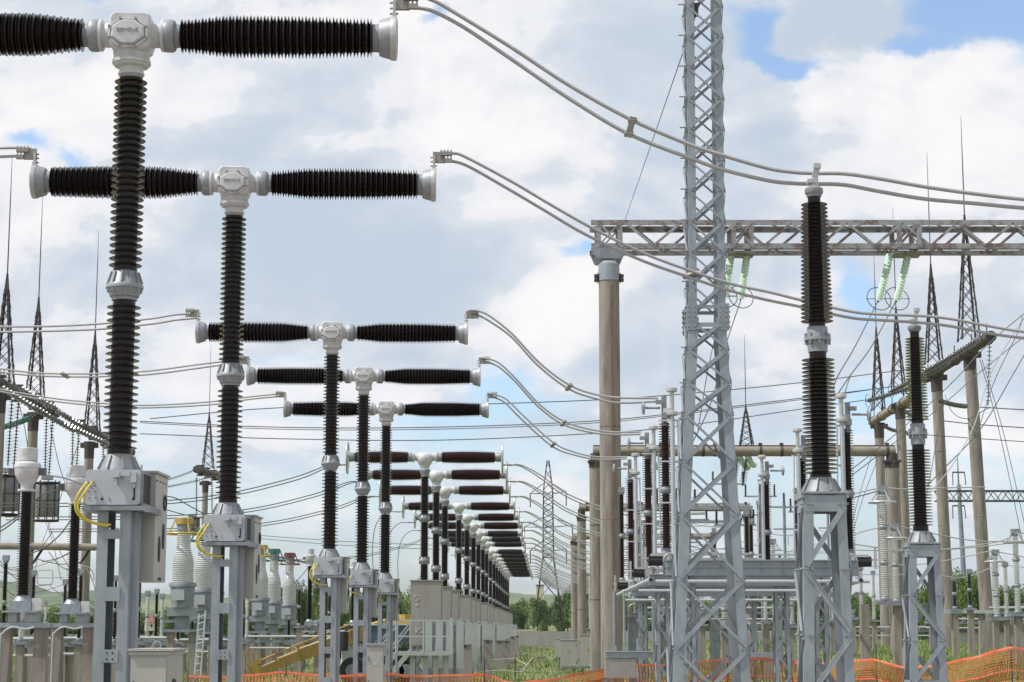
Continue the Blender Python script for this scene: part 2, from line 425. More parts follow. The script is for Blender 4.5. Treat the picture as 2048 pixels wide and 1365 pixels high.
def near_breaker():
    D = 19.0; q = lambda x, y: P(x, y, D); ax = q(265, 72); X0 = ax.x; k = m_px(D, 90); kb = m_px(D, 1100)
    Z = lambda y: P(265, y, D).z
    rt = thing('circuit_breaker', '', 'circuit breaker', (X0, D, 0), 'black sheded circuit breakers with white T heads')
    yaw = .034; d = V((math.cos(yaw), math.sin(yaw), 0)); nrm = V((math.sin(yaw), -math.cos(yaw), 0))
    A = V((X0, D, ax.z))
    # T head
    hd = MB()
    hw = .212
    pf_ = [(-.212, -.10), (-.212, .145), (-.200, .18), (-.165, .203), (.165, .203), (.200, .18), (.212, .145), (.212, -.10), (.19, -.17), (.12, -.21), (-.12, -.21), (-.19, -.17)]
    lay = [(-.20, .90), (-.175, .965), (-.15, 1.0), (.15, 1.0), (.175, .965), (.20, .90)]; n_ = len(pf_)
    hd.add([A + d * (x * k_) + V((0, 0, z * k_)) + nrm * -y_ for y_, k_ in lay for x, z in pf_], [tuple(range(n_))] + [(n_ * j + (i + 1) % n_, n_ * j + i, n_ * j + n_ + i, n_ * j + n_ + (i + 1) % n_) for j in range(5) for i in range(n_)] + [tuple(range(6 * n_ - 1, 5 * n_ - 1, -1))])
    hd.lathe([(.19, 0), (.195, .08), (.185, .16), (.172, .20)], A + V((0, 0, -.08)), (0, 0, -1), 32, False)
    hd.lathe([(.172, 0), (.198, .0), (.198, .035), (.18, .04), (.175, .06), (.125, .075), (.125, .12), (.135, .13), (.135, .15), (.11, .17)], A + V((0, 0, -.275)), (0, 0, -1), 32)
    for s in (-1, 1):
        hd.lathe([(.165, .12), (.15, .18), (.128, .22), (.125, .30), (.155, .31)], A, d * s, 28)
    head = hd.build('t_housing', 'housing', rt)
    lid = MB(); lc = A + nrm * .195 + V((-.012, 0, -.03))
    oc = []
    for kk in range(8):
        t = R(22.5 + 45 * kk); oc.append((math.cos(t) * .225, math.sin(t) * .172))
    for dep0, dep1, sc0, sc1 in ((0, .03, 1, 1), (.03, .034, 1, .86), (.034, .06, .82, .72), (.06, .066, .72, .01)):
        a = [lc + d * (x * sc0) + V((0, 0, z * sc0)) + nrm * dep0 for x, z in oc]; b = [lc + d * (x * sc1) + V((0, 0, z * sc1)) + nrm * dep1 for x, z in oc]
        lid.add(a + b, [(i, (i + 1) % 8, 8 + (i + 1) % 8, 8 + i) for i in range(8)])
    lid.build('cover_plate', 'housing', head)
    for x, z in oc:
        c = lc + d * (x * .92) + V((0, 0, z * .91)); MB().cyl(c + nrm * .02, c + nrm * .052, .0135, seg=6).build('bolt', 'fitting', head)
    text_on('SIEMENS', .060, lc + nrm * .066 + V((0, 0, .012)), head, 'cabgrey', rot=(R(90), 0, yaw))
    # flanges and arms
    for s in (-1, 1):
        f = MB(); f.lathe([(.158, .30), (.168, .31), (.168, .335)], A, d * s, 32); f.build('bolted_ring', 'housing', rt)
        f = MB(); f.lathe([(.165, .336), (.172, .36), (.172, .42), (.155, .445), (.125, .455), (.12, .50)], A, d * s, 32); f.build('arm_flange', 'flange', rt)
        ar = MB(); L0, L1 = .50, 2.50
        rcf = lambda t: .125 + .045 * sstep(0, .28, t) - .02 * sstep(.6, 1, t)
        rsf = lambda t: .175 + .052 * sstep(0, .30, t) - .018 * sstep(.6, 1, t)
        ar.lathe(sheds(L1 - L0, rcf, rsf, .0725, alt=.84, h0=L0), A, d * s, 30); ar.build('interrupter_insulator', 'porcelain', rt)
        c = MB(); c.lathe([(.145, 2.50), (.15, 2.56), (.185, 2.565), (.20, 2.60), (.215, 2.66), (.222, 2.68)], A, d * s, 32); c.build('end_flange', 'flange', rt)
        t = MB(); t.lathe([(.226, 2.682), (.232, 2.69), (.232, 2.745), (.20, 2.752), (.20, 2.735), (.10, 2.73)], A, d * s, 32)
        base = A + d * (s * 2.72) + V((0, 0, .20)) + nrm * .02
        t.bar(base, base + V((0, 0, .19)), .12, .03, nrm)
        t.bar(base + V((0, 0, -.05)), base + V((0, 0, .05)), .16, .04, nrm)
        t.build('terminal_plate', 'terminal', rt)
        c = MB(); cb = base + V((0, 0, .18)) + d * (s * .07)
        c.box(cb, (.17, .05, .15), yaw); c.box(cb + V((s * .10, -.03, .045)), (.16, .07, .05), yaw); c.box(cb + V((s * .13, -.03, -.05)), (.10, .06, .05), yaw)
        for i in range(4):
            for z in (.075, -.02): c.cyl(cb + d * (s * (.03 + .045 * i)) + V((0, -.03, z)), cb + d * (s * (.03 + .045 * i)) + V((0, -.03, z + .03)), .009, seg=6)
        for i in range(3): c.cyl(base + V((-s * .05, 0, .06 + .06 * i)), base + V((s * .04, 0, .06 + .06 * i)), .011, seg=6)
        c.build('conductor_clamp', 'fitting', rt)
    # column
    zt, z1, z2, z3, z4 = A.z - .44, Z(543), Z(602), Z(910), Z(942)
    c = MB(); c.lathe([(.115, 0), (.12, .0), (.12, zt - Z(158))] , (X0, D, zt), (0, 0, -1), 24); c.build('neck', 'fitting', rt)
    zt = Z(156)
    u = MB(); u.lathe(sheds(zt - z1 - .04, .112, .168, .0685), (X0, D, z1 + .04), (0, 0, 1), 30); u.lathe([(.122, 0), (.122, .05)], (X0, D, z1 - .005), seg=24); u.build('column_insulator', 'porcelain', rt)
    fl = MB(); hh = z1 - z2; fl.lathe([(.118, 0), (.13, .01), (.165, hh * .42), (.185, hh * .47), (.19, hh * .5), (.19, hh * .60), (.175, hh * .62), (.145, hh * .88), (.13, hh * .9), (.128, hh)][::1], (X0, D, z1), (0, 0, -1), 32)
    for i in range(12):
        t = 2 * math.pi * i / 12; dd = V((math.cos(t), math.sin(t), 0))
        fl.bar(V((X0, D, z1 - .02)) + dd * .125, V((X0, D, z1 - hh * .46)) + dd * .165, .05, .01, dd)
        fl.cyl(V((X0, D, z1 - hh * .72)) + dd * .172, V((X0, D, z1 - hh * .60)) + dd * .172, .012, seg=6)
    fl.build('middle_flange', 'flange', rt)
    u = MB(); u.lathe(sheds(z2 - z3 - .07, .115, .172, .0685), (X0, D, z3 + .05), (0, 0, 1), 30); u.lathe([(.124, 0), (.124, .055)], (X0, D, z3 - .005), seg=24); u.build('column_insulator', 'porcelain', rt)
    fl = MB(); fl.lathe([(.13, 0), (.135, .01), (.195, .15), (.20, .165)], (X0, D, z3), (0, 0, -1), 32)
    for i in range(8):
        t = 2 * math.pi * (i + .5) / 8; dd = V((math.cos(t), math.sin(t), 0)); fl.bar(V((X0, D, z3 - .02)) + dd * .13, V((X0, D, z3 - .16)) + dd * .20, .05, .012, dd)
    fl.build('base_flange', 'flange', rt)
    # gear box
    a, b = q(183, 944), q(290, 1014); bw, bh = b.x - a.x, a.z - b.z; yc = D
    bx = MB(); cx = (a.x + b.x) / 2; cz = (a.z + b.z) / 2; dpt = .46
    hz_ = bh / 2; rr = .03
    n0 = len(bx.v)
    prof = [(-bw / 2, -hz_ + rr), (-bw / 2 + rr * .3, -hz_ + rr * .3), (-bw / 2 + rr, -hz_), (bw / 2 - rr, -hz_), (bw / 2 - rr * .3, -hz_ + rr * .3), (bw / 2, -hz_ + rr), (bw / 2, hz_ - rr), (bw / 2 - rr * .3, hz_ - rr * .3), (bw / 2 - rr, hz_), (-bw / 2 + rr, hz_), (-bw / 2 + rr * .3, hz_ - rr * .3), (-bw / 2, hz_ - rr)]
    n = len(prof); yf, yb = D - .26, D + .20
    vs_ = [(cx + x * .985, yf, cz + z * .985) for x, z in prof] + [(cx + x, yf + .015, cz + z) for x, z in prof] + [(cx + x, yb, cz + z) for x, z in prof]
    bx.add(vs_, [tuple(range(n))] + [(n * j + (i + 1) % n, n * j + i, n * j + n + i, n * j + n + (i + 1) % n) for j in (0, 1) for i in range(n)] + [tuple(range(3 * n - 1, 2 * n - 1, -1))])
    box = bx.build('gear_box', 'box', rt)
    wn = MB(); wx = cx + bw / 2; wn.box((wx + .004, D - .02, cz - .01), (.012, .36, bh * .86)); wn.build('side_window', 'dark', box)
    wf = MB()
    for (y0, z0, sy, sz) in ((D - .02, cz + bh * .44, .42, .03), (D - .02, cz - bh * .47, .42, .03), (D - .225, cz, .03, bh * .9), (D + .185, cz, .03, bh * .9)): wf.box((wx + .008, y0, z0), (.022, sy, sz))
    wf.build('window_frame', 'galv2', box)
    hl = MB()
    for (x, y, r) in ((215, 1002, .014), (190, 987, .006), (190, 1000, .006), (203, 1000, .006), (203, 987, .006), (201, 976, .006), (230, 1000, .005), (230, 1004, .005), (277, 1002, .014)):
        p = q(x, y); MB().cyl((p.x, yf - .006, p.z), (p.x, yf + .004, p.z), r, seg=12).build('opening', 'dark', box)
    p = q(279, 988); MB().box((p.x, yf - .005, p.z), (.014, .012, .14)).build('handle', 'dark', box)
    ad = MB(); p = q(245, 954); ad.box((p.x, yf - .04, p.z), (.075, .07, .06)); p = q(262, 953); ad.box((p.x, yf - .04, p.z), (.11, .05, .045)); p = q(279, 960); ad.box((p.x, yf - .03, p.z), (.055, .06, .10)); p = q(245, 963); ad.cyl((p.x, yf - .04, p.z), (p.x, yf - .04, p.z - .06), .014); p = q(279, 972); ad.cyl((p.x, yf - .03, p.z), (p.x, yf - .03, p.z - .04), .014)
    ad.build('indicator_housing', 'box', box)
    bp = MB(); bp.box((cx + .04, D + .02, cz - hz_ - .03), (bw + .12, .62, .045)); bp.bar((cx + bw / 2 + .08, D - .29, cz - hz_ - .045), (cx + bw / 2 + .08, D + .33, cz - hz_ - .045), .05, .05); bp.build('base_plate', 'galv2', rt)
    # support frame: two channel legs
    ztop = cz - hz_ - .055; xl, xr = q(212, 1100).x, q(256, 1100).x
    fr = MB(); fw = .105
    for x, sgn in ((xl, 1), (xr, -1)):
        for yy in (D - .17, D + .17):
            fr.box((x, yy, ztop / 2 - .2), (fw, .012, ztop + .4))
        fr.box((x - sgn * fw / 2, D, ztop / 2 - .2), (.012, .34, ztop + .4))
    fr.box((xr + fw / 2 + .03, D - .08, ztop / 2 - .2), (.05, .012, ztop + .4)); fr.box((xr + fw / 2 + .0535, D, ztop / 2 - .2), (.010, .15, ztop + .4))
    fr.build('support_leg_frame', 'galv', rt)
    for (y0, y1) in ((1062, 1080), (1175, 1203), (1299, 1325), (1420, 1445)):
        p0, p1 = q(230, y0), q(230, y1); pl = MB(); pl.box(((xl + xr) / 2, D - .185, (p0.z + p1.z) / 2), (xr - xl - .06, .012, p0.z - p1.z))
        if y0 == 1299:
            pass
        o = pl.build('batten_plate', 'galv', rt)
        if y0 in (1299,):
            for dx in (-.028, .028):
                for dz in (-.03, .03): MB().cyl(((xl + xr) / 2 + dx, D - .198, (p0.z + p1.z) / 2 + dz), ((xl + xr) / 2 + dx, D - .19, (p0.z + p1.z) / 2 + dz), .009, seg=8).build('bolt', 'dark', o)
    # drive cabinet hanging behind
    a, b = q(232, 1162), q(303, 950); cw = b.x - a.x; s_ = 1.0
    y0c, y1c = D + .20, D + .86; zlo, zhi = a.z, b.z + .03
    cb = MB(); cb.box(((a.x + b.x) / 2 + .01, (y0c + y1c) / 2, (zlo + zhi) / 2), (cw, y1c - y0c, zhi - zlo)); cab = cb.build('drive_cabinet', 'cabinet', rt)
    rf = MB(); rf.box(((a.x + b.x) / 2 + .01, (y0c + y1c) / 2, zhi + .014), (cw + .05, y1c - y0c + .05, .022)); rf.build('roof', 'cabinet', cab)
    xs_ = (a.x + b.x) / 2 + .01 + cw / 2
    sl = MB()
    for yy, zc, hh_ in ((y0c + .25, zlo + .33, .26), (y0c + .46, zlo + .47, .26)):
        sl.lathe([(.045, 0), (.045, .01)], (xs_, yy, zc), (1, 0, 0), 16, sx=1, sy=hh_ / .09)
    for z_ in (zlo + .82,):
        sl.ring((xs_ + .004, y0c + .5, z_), (1, 0, 0), .07, .012)
    sl.build('gland_slots', 'dark', cab)
    for yy in (y0c + .06, y0c + .22, y0c + .38, y0c + .54):
        MB().cyl((xs_, yy, zhi - .07), (xs_ + .008, yy, zhi - .07), .010, seg=6).build('screw', 'dark', cab)
    MB().box((xs_ + .003, (y0c + y1c) / 2, zlo + .03), (.006, .16, .03)).build('type_plate', 'dark', cab)
    ly = MB(); ly.ring(((a.x + b.x) / 2, y0c + .1, zhi + .06), (1, 0, 0), .035, .006, 16, 5); ly.build('lifting_eye', 'galv', cab)
    # earth cables
    for dx in (0, .052):
        c = MB(); p = lambda x, y, yo: V((P(x, y, D).x + dx * (.5 if y > 1010 else 1), D + yo, P(x, y, D).z))
        c.tube(spline([p(187, 969, -.29), p(181, 978, -.31), p(171, 995, -.34), p(166, 1013, -.34), p(170, 1032, -.33), p(186, 1045, -.28), p(208, 1052, -.23), p(225, 1055 - dx * 60, -.2)], 5), .0115, 8)
        c.build('earth_cable', 'cable', rt)
    for x, y in ((188, 968), (198, 968), (228, 1060), (241, 1060)):
        p_ = q(x, y); MB().cyl((p_.x, yf - .03 if y < 1000 else D - .21, p_.z), (p_.x, D - .18, p_.z), .013, seg=6).build('cable_lug', 'terminal', rt)
    return rt, A


nb, nbA = near_breaker()
near_axis = []
for i, (D, x, y) in enumerate(NEAR):
    a = P(x, y, D); near_axis.append(a)
    o = nb if i == 0 else copy_tree(nb)
    o.location = (a.x, D, a.z - nbA.z); o['label'] = NL[i]
for i, (x0, y0, x1, D, lab) in enumerate(((262, 1303, 338, 17.2, 'beige control cabinet with overhanging roof, bottom left beside the nearest breaker leg'), (734, 1290, 768, 43.0, 'narrow beige control cabinet beside the legs of the fifth breaker'), )):
    # ground standing control cabinets
    a, b = P(x0, y0, D), P(x1, y0, D); wv = b.x - a.x; dp = .75 if i == 0 else .5; cx = (a.x + b.x) / 2
    t = thing('control_cabinet', lab, 'cabinet', (cx, D + dp / 2, 0)); zt = a.z
    m = MB(); m.box((cx, D + dp / 2, zt / 2 + .05), (wv, dp, zt - .1)); bd = m.build('body', 'cabinet', t)
    m = MB(); hz2 = .035; m.box((cx + .01, D + dp / 2, zt + .012), (wv + .07, dp + .08, .02)); m.box((cx, D + dp / 2, zt - .018), (wv + .03, dp + .04, .03)); m.build('roof', 'cabinet', t)
    m = MB(); m.box((cx, D - .006, zt / 2 + .04), (wv - .04, .012, zt - .2)); dr = m.build('door', 'cabinet', t)
    m = MB(); m.cyl((cx + wv / 2 - .06, D - .03, zt - .28), (cx + wv / 2 - .06, D - .01, zt - .28), .012); m.build('lock', 'terminal', dr)
    for zz_ in (zt - .35, zt * .5): MB().cyl((cx - wv / 2 + .03, D - .022, zz_), (cx - wv / 2 + .03, D - .022, zz_ + .09), .014).build('hinge', 'galv2', dr)
    MB().box((cx, D - .014, zt - .42), (.12, .006, .08)).build('type_plate', 'terminal', dr)
    m = MB(); xs_ = cx + wv / 2
    m.ring((xs_ + .003, D + dp * .35, zt - .35), (1, 0, 0), .09, .014); m.lathe([(.075, 0), (.075, .004)], (xs_, D + dp * .35, zt - .35), (1, 0, 0), 18, sy=1.3); m.build('cable_gland', 'dark', t)
    m = MB(); m.ring((cx + .02, D + dp * .3, zt + .05), (0, 1, 0), .035, .006, 16, 5); m.build('lifting_eye', 'galv', t)
    m = MB(); m.box((cx, D + dp / 2, .0), (wv, dp, .1)); m.build('plinth', 'dark', t)

# ---------------------------------------------------------------- twin conductors


def conductor(label, tracks, r, spacers=(), cat='conductor', group='twin overhead conductors', mat_='conductor', dy=.0, name='twin_conductor', n=7):
    """tracks: lists of (x, y, D) along each strand; one thing with its strands as parts"""
    pts = [[P(*p) for p in tr] for tr in tracks]
    t = thing(name, label, cat, pts[0][0], group)
    for j, pp in enumerate(pts):
        m = MB(); m.tube([p + V((0, dy * j, 0)) for p in spline(pp, n)], r, 8); m.build('strand', mat_, t)
    for (xa, ya, xb, yb, D) in spacers:
        a, b = P(xa, ya, D), P(xb, yb, D) + V((0, dy, 0)); m = MB(); e = (b - a).normalized()
        m.bar(a - e * r * 1.6, b + e * r * 1.6, r * 3.0, r * 2.6, V((1, 0, 0))); m.cyl(a - V((r * 2.2, 0, 0)), a + V((r * 2.2, 0, 0)), r * 1.5); m.cyl(b - V((r * 2.2, 0, 0)), b + V((r * 2.2, 0, 0)), r * 1.5)
        m.build('spacer', 'fitting', t)
    return t


def trk(lst, D0, D1=None):
    D1 = D0 if D1 is None else D1; n = lst[-1][0] - lst[0][0]
    return [(x, y, D0 + (D1 - D0) * (x - lst[0][0]) / n) for x, y in lst]


conductor('thick twin conductor arching from the nearest breaker across the top to the nearest post insulator',
          [trk([(838, -14), (858, -2), (880, 8), (930, 38), (1024, 96), (1140, 172), (1265, 241), (1380, 290), (1445, 311), (1536, 337), (1590, 345), (1632, 347), (1690, 348), (1760, 358), (1850, 374), (1950, 388), (2048, 399), (2200, 410)], 19.2),
           trk([(818, 13), (840, 15), (870, 23), (930, 55), (1024, 118), (1140, 197), (1258, 267), (1380, 315), (1445, 338), (1536, 360), (1590, 366), (1632, 367), (1690, 369), (1760, 382), (1850, 397), (1950, 406), (2048, 415), (2200, 424)], 19.2)], .0215,
          [(1265, 241, 1258, 267, 19.2)], dy=.03)
conductor('twin conductor sagging from the second breaker to the second post insulator',
          [trk([(880, 305), (905, 307), (930, 314), (1024, 364), (1100, 409), (1187, 458), (1290, 508), (1390, 545), (1470, 570), (1536, 584), (1600, 600), (1700, 623), (1760, 629), (1840, 632), (1900, 638), (1970, 651), (2048, 664), (2200, 680)], 25.4, 26.6),
           trk([(880, 320), (905, 322), (940, 334), (1024, 382), (1090, 421), (1170, 468), (1280, 519), (1375, 553), (1460, 581), (1536, 600), (1600, 613), (1700, 635), (1760, 640), (1840, 645), (1900, 652), (1970, 665), (2048, 676), (2200, 690)], 25.4, 26.6)], .0215,
          [(1398, 548, 1372, 552, 25.9)], dy=.03)
conductor('twin conductor dropping from the third breaker to the tallest disconnector head',
          [trk([(937, 621), (955, 622), (980, 633), (1024, 668), (1080, 727), (1138, 770), (1190, 789), (1240, 796), (1316, 797)], 38.0), trk([(937, 627), (955, 629), (980, 642), (1024, 674), (1076, 730), (1136, 776), (1190, 796), (1240, 805), (1316, 802)], 38.0)], .022, [(1141, 771, 1135, 777, 38)], dy=.1)
conductor('twin conductor dropping from the fourth breaker to the middle disconnector head',
          [trk([(962, 716), (980, 719), (1000, 728), (1030, 756), (1080, 810), (1128, 843), (1180, 859), (1230, 865), (1282, 864)], 44.3), trk([(962, 721), (980, 725), (1000, 735), (1030, 762), (1078, 814), (1126, 848), (1180, 864), (1230, 869), (1282, 868)], 44.3)], .022, [(1130, 844, 1124, 849, 44)], dy=.1)
conductor('twin conductor dropping from the fifth breaker to the lowest disconnector head',
          [trk([(977, 787), (995, 791), (1015, 801), (1050, 835), (1106, 885), (1150, 905), (1200, 915), (1254, 914)], 50.6), trk([(977, 792), (995, 797), (1012, 807), (1046, 841), (1104, 892), (1150, 910), (1200, 919), (1254, 917)], 50.6)], .022, [(1109, 887, 1104, 892, 50.6)], dy=.1)
conductor('short twin conductor leaving the left end of the second breaker', [trk([(-160, 306), (-60, 299), (20, 296), (62, 297)], 25.3), trk([(-160, 322), (-60, 316), (20, 312), (66, 311)], 25.3)], .0215, dy=.03)
conductor('twin conductor running left from the third breaker, behind the nearest column', [trk([(-120, 655), (0, 654), (100, 653), (200, 648), (300, 638), (350, 630), (388, 628)], 38), trk([(-120, 664), (0, 663), (100, 661), (200, 657), (300, 647), (350, 639), (394, 635)], 38)], .022, dy=.1)
conductor('twin conductor running left from the fourth breaker, with a spacer clamp on it', [trk([(-120, 723), (0, 738), (60, 745), (125, 748), (220, 747), (300, 742), (400, 729), (460, 722), (492, 720)], 44.3), trk([(-120, 730), (0, 744), (60, 750), (133, 753), (220, 752), (300, 748), (400, 735), (460, 727), (496, 726)], 44.3)], .022, [(125, 748, 133, 753, 44.3)], dy=.1)
conductor('lowest of the bright twin conductors running left, from the fifth breaker', [trk([(-120, 755), (0, 779), (60, 790), (130, 800), (220, 808), (300, 811), (420, 804), (500, 794), (568, 787)], 50.6), trk([(-120, 760), (0, 783), (60, 795), (130, 805), (220, 813), (300, 815), (420, 809), (500, 798), (571, 791)], 50.6)], .022, dy=.1)

# ---------------------------------------------------------------- far row breakers (ring ended)


def far_breaker(armmat, hA=7.7):
    rt = thing('circuit_breaker', '', 'circuit breaker', (0, 0, 0), 'ring ended circuit breakers in the far row')
    A = V((0, 0, hA)); d = V((1, 0, 0))
    h = MB(); h.lathe([(.02, -.02), (.16, 0), (.235, .06), (.27, .16), (.26, .27), (.20, .38), (.155, .44), (.155, .50)][::1], A + V((0, 0, .14)), (0, 0, -1), 22)
    for s in (-1, 1):
        h.lathe([(.19, .10), (.15, .20), (.13, .30), (.13, .36)], A + V((0, 0, -.01)), (d * s + V((0, 0, .06))), 18)
        h.lathe([(.14, .36), (.175, .365), (.175, .40), (.13, .41)], A, d * s, 20)
    h.build('y_housing', 'housing', rt)
    for s in (-1, 1):
        f = MB(); f.lathe([(.15, .41), (.155, .44), (.155, .56), (.13, .58)], A, d * s, 20); f.build('arm_flange', 'flange', rt)
        a = MB(); a.lathe(sheds(1.76, lambda t: .17 + .02 * math.sin(t * math.pi), lambda t: .215 + .028 * math.sin(t * math.pi), .062, h0=.58), A, d * s, 16); a.build('interrupter_insulator', armmat, rt)
        f = MB(); f.lathe([(.13, 2.34), (.145, 2.36), (.16, 2.55), (.12, 2.56)], A, d * s, 20); f.build('end_flange', 'flange', rt)
        g_ = MB(); c = A + d * (s * 2.60) + V((0, 0, -.02)); g_.ring(c, d, .52, .034, 32, 7)
        for t in (R(35), R(145), R(215), R(325)): g_.bar(c, c + V((0, math.cos(t) * .52, math.sin(t) * .52)), .03, .012, d)
        g_.box(c, (.03, .2, .2)); g_.build('grading_ring', 'terminal', rt)
        k = MB(); k.bar(c + V((0, 0, -.24)), c + V((s * .22, 0, -.24)), .05, .03); k.box(c + V((s * .28, 0, -.24)), (.12, .06, .06)); k.build('conductor_clamp', 'fitting', rt)
    zs_ = [hA - .40, hA - 2.05, hA - 3.45, hA - 4.85]
    z0 = zs_[0]
    n = MB(); n.lathe([(.17, 0), (.18, .02), (.18, .09), (.13, .17), (.13, .25)], (0, 0, z0), (0, 0, -1), 18); n.build('neck_flange', 'flange', rt)
    segs = [(z0 - .25, zs_[1] + .13), (zs_[1] - .13, zs_[2] + .13), (zs_[2] - .13, zs_[3])]
    for a, b in segs:
        u = MB(); u.lathe(sheds(a - b, .115, .165, .07), (0, 0, b), (0, 0, 1), 14); u.build('column_insulator', 'porcelain', rt)
    for z in zs_[1:3]:
        n = MB(); n.lathe([(.125, .13), (.16, .06), (.185, .03), (.185, -.03), (.16, -.06), (.125, -.13)][::-1], (0, 0, z), seg=16)
        for i in range(10):
            t = 2 * math.pi * i / 10; dd = V((math.cos(t), math.sin(t), 0)); n.bar(V((0, 0, z - .12)) + dd * .13, V((0, 0, z + .12)) + dd * .13, .10, .012, dd)
        n.build('joint_flange', 'flange', rt)
    b = MB(); b.box((0, .0, zs_[3] - .12), (.5, .5, .24)); b.build('gear_box', 'cabgrey', rt)
    fr = MB()
    for sx in (-1, 1):
        for sy in (-1, 1): fr.angle((sx * .25, sy * .25, 0), (sx * .2, sy * .2, zs_[3] - .24), .09, .01, (-sx, 0, 0), (0, -sy, 0))
    for k in range(3):
        z = .1 + k * .75
        fr.bar((-.24, -.25, z), (.23, -.24, z + .75), .05, .008, (1, 0, 0)); fr.bar((.24, .25, z), (-.23, .24, z + .75), .05, .008, (1, 0, 0))
    fr.build('support_frame', 'galv', rt)
    return rt


ORD = ['first', 'second', 'third', 'fourth', 'fifth', 'sixth', 'seventh', 'eighth', 'ninth', 'tenth', 'eleventh', 'twelfth', 'thirteenth', 'fourteenth', 'fifteenth', 'sixteenth', 'seventeenth', 'eighteenth']
FD = [63.5, 70.0, 76.2, 88.6, 95.0, 101.2, 113.8, 120.5, 128, 141, 148, 156, 165, 173, 181, 189, 196, 203]
FHEAD = {0: (850, 915), 1: (873, 950), 2: (890, 981), 3: (918, 1013), 4: (934, 1035), 5: (947, 1052), 6: (957, 1068), 7: (966, 1079), 8: (973, 1089), 9: (981, 1104), 10: (988, 1112), 11: (993, 1120), 12: (998, 1127), 13: (1002, 1133), 14: (1006, 1139), 15: (1010, 1144), 16: (1013, 1148), 17: (1016, 1151)}
proto = {}
far_axis = []
for i, D in enumerate(FD):
    key = 'redporc' if i < 6 else 'blackpol'
    if i in FHEAD: a = P(*FHEAD[i], D)
    else: a = V((-1.98 + .0170 * (D - 113.8), D, CAMZ + 5.45 - .004 * (D - 113.8)))
    if key not in proto: o = proto[key] = far_breaker(key)
    else: o = copy_tree(proto[key])
    o.location = (a.x, D, a.z - 7.7); far_axis.append(a); o.rotation_euler = (0, 0, random.Random(i).uniform(-.025, .025))
    o['label'] = f"{'dark red' if i < 6 else 'black'} ring ended breaker, {ORD[i]} from the camera in the far row"

# tall operating cabinets, lower cabinets, platforms and stairs in front of each
def op_cabinet(parentless=True):
    t = thing('operating_cabinet', '', 'cabinet', (0, 0, 0), 'tall grey operating cabinets of the far row')
    m = MB(); m.box((0, 0, 2.45), (1.02, .7, 2.1)); bd = m.build('body', 'cabgrey', t)
    m = MB(); m.box((0, 0, 3.52), (1.10, .78, .035)); m.build('roof', 'cabgrey', t)
    m = MB(); m.box((0, -.358, 2.45), (.96, .015, 2.02)); dr = m.build('door', 'cabgrey', t)
    for z in (1.7, 2.5, 3.2): MB().cyl((.47, -.37, z), (.47, -.37, z + .12), .02).build('hinge', 'galv2', dr)
    m = MB()
    for x, z in ((-.32, 2.95), (-.18, 1.90)):
        m.ring((x, -.37, z), (0, 1, 0), .085, .012, 18, 5); m.bar((x - .05, -.375, z + .05), (x + .05, -.375, z - .05), .03, .01, (1, 0, 1))
    m.box((-.30, -.372, 2.74), (.10, .01, .08)); m.box((-.32, -.372, 1.92), (.08, .01, .18)); m.build('round_handle', 'terminal', dr)
    m = MB(); m.box((.33, -.372, 1.45), (.12, .012, .10)); m.build('name_plate', 'box', dr)
    for x in (-.42, .42): MB().box((x, 0, .7), (.10, .5, 1.4)).build('leg', 'galv2', t)
    return t


def platform():
    t = thing('service_platform', '', 'platform', (0, 0, 0), 'galvanised service platforms with railings')
    W_, Dp, zf, zr = 1.75, .9, 1.30, 2.36
    m = MB(); m.box((0, 0, zf), (W_, Dp, .05)); m.box((0, -Dp / 2 - .006, zf), (W_, .012, .14)); m.build('deck', 'palepanel', t)
    m = MB()
    for x in (-W_ / 2, -W_ / 2 + .05, 0, W_ / 2): m.cyl((x, -Dp / 2, zf), (x, -Dp / 2, zr), .024, seg=8)
    m.box((W_ / 2, -Dp / 2, (zf + zr) / 2), (.09, .05, zr - zf + .1))
    for z in (zr - .03, (zr + zf) / 2):
        m.bar((-W_ / 2, -Dp / 2, z), (W_ / 2, -Dp / 2, z), .045, .03); m.bar((W_ / 2, -Dp / 2, z), (W_ / 2, Dp / 2, z), .04, .03)
    m.build('railing', 'box', t)
    m = MB()
    for x in (-.35, .05, .38, .72):
        m.box((x, -.2, zf / 2 - .03), (.17, .06, zf - .02)); m.bar((x - .1, -.18, .3), (x + .05, -.15, zf - .1), .05, .03)
    m.build('underframe', 'palepanel', t)
    m = MB()
    for yy in (-.38, .05): m.bar((-W_ / 2, yy, zf), (-W_ / 2 - 1.05, yy, .05), .16, .03)
    for k in range(6): m.box((-W_ / 2 - .15 - .16 * k, -.17, zf - .18 - .2 * k), (.2, .42, .025))
    for yy in (-.40, .07):
        for off in (1.02, .86):
            m.bar((-W_ / 2, yy, zf + off), (-W_ / 2 - 1.05, yy, .1 + off - .15), .035, .03)
        m.cyl((-W_ / 2 - 1.0, yy, .1), (-W_ / 2 - 1.0, yy, 1.05), .02, seg=6); m.cyl((-W_ / 2 - .5, yy, .7), (-W_ / 2 - .5, yy, 1.6), .02, seg=6)
    m.build('stairs', 'palepanel', t); return t


def panel_box():
    t = thing('marshalling_cabinet', '', 'cabinet', (0, 0, 0), 'pale narrow marshalling cabinets behind the platforms')
    m = MB()
    for x in (-.5, -.16, .18, .52): m.box((x, 0, 1.55), (.23, .05, 1.5))
    m.build('panel', 'palepanel', t)
    m = MB()
    for x in (-.34, .01, .35): m.box((x, .06, 1.1), (.08, .06, 2.2))
    m.box((0, .06, 2.28), (1.4, .1, .06)); m.build('frame', 'galv2', t); return t


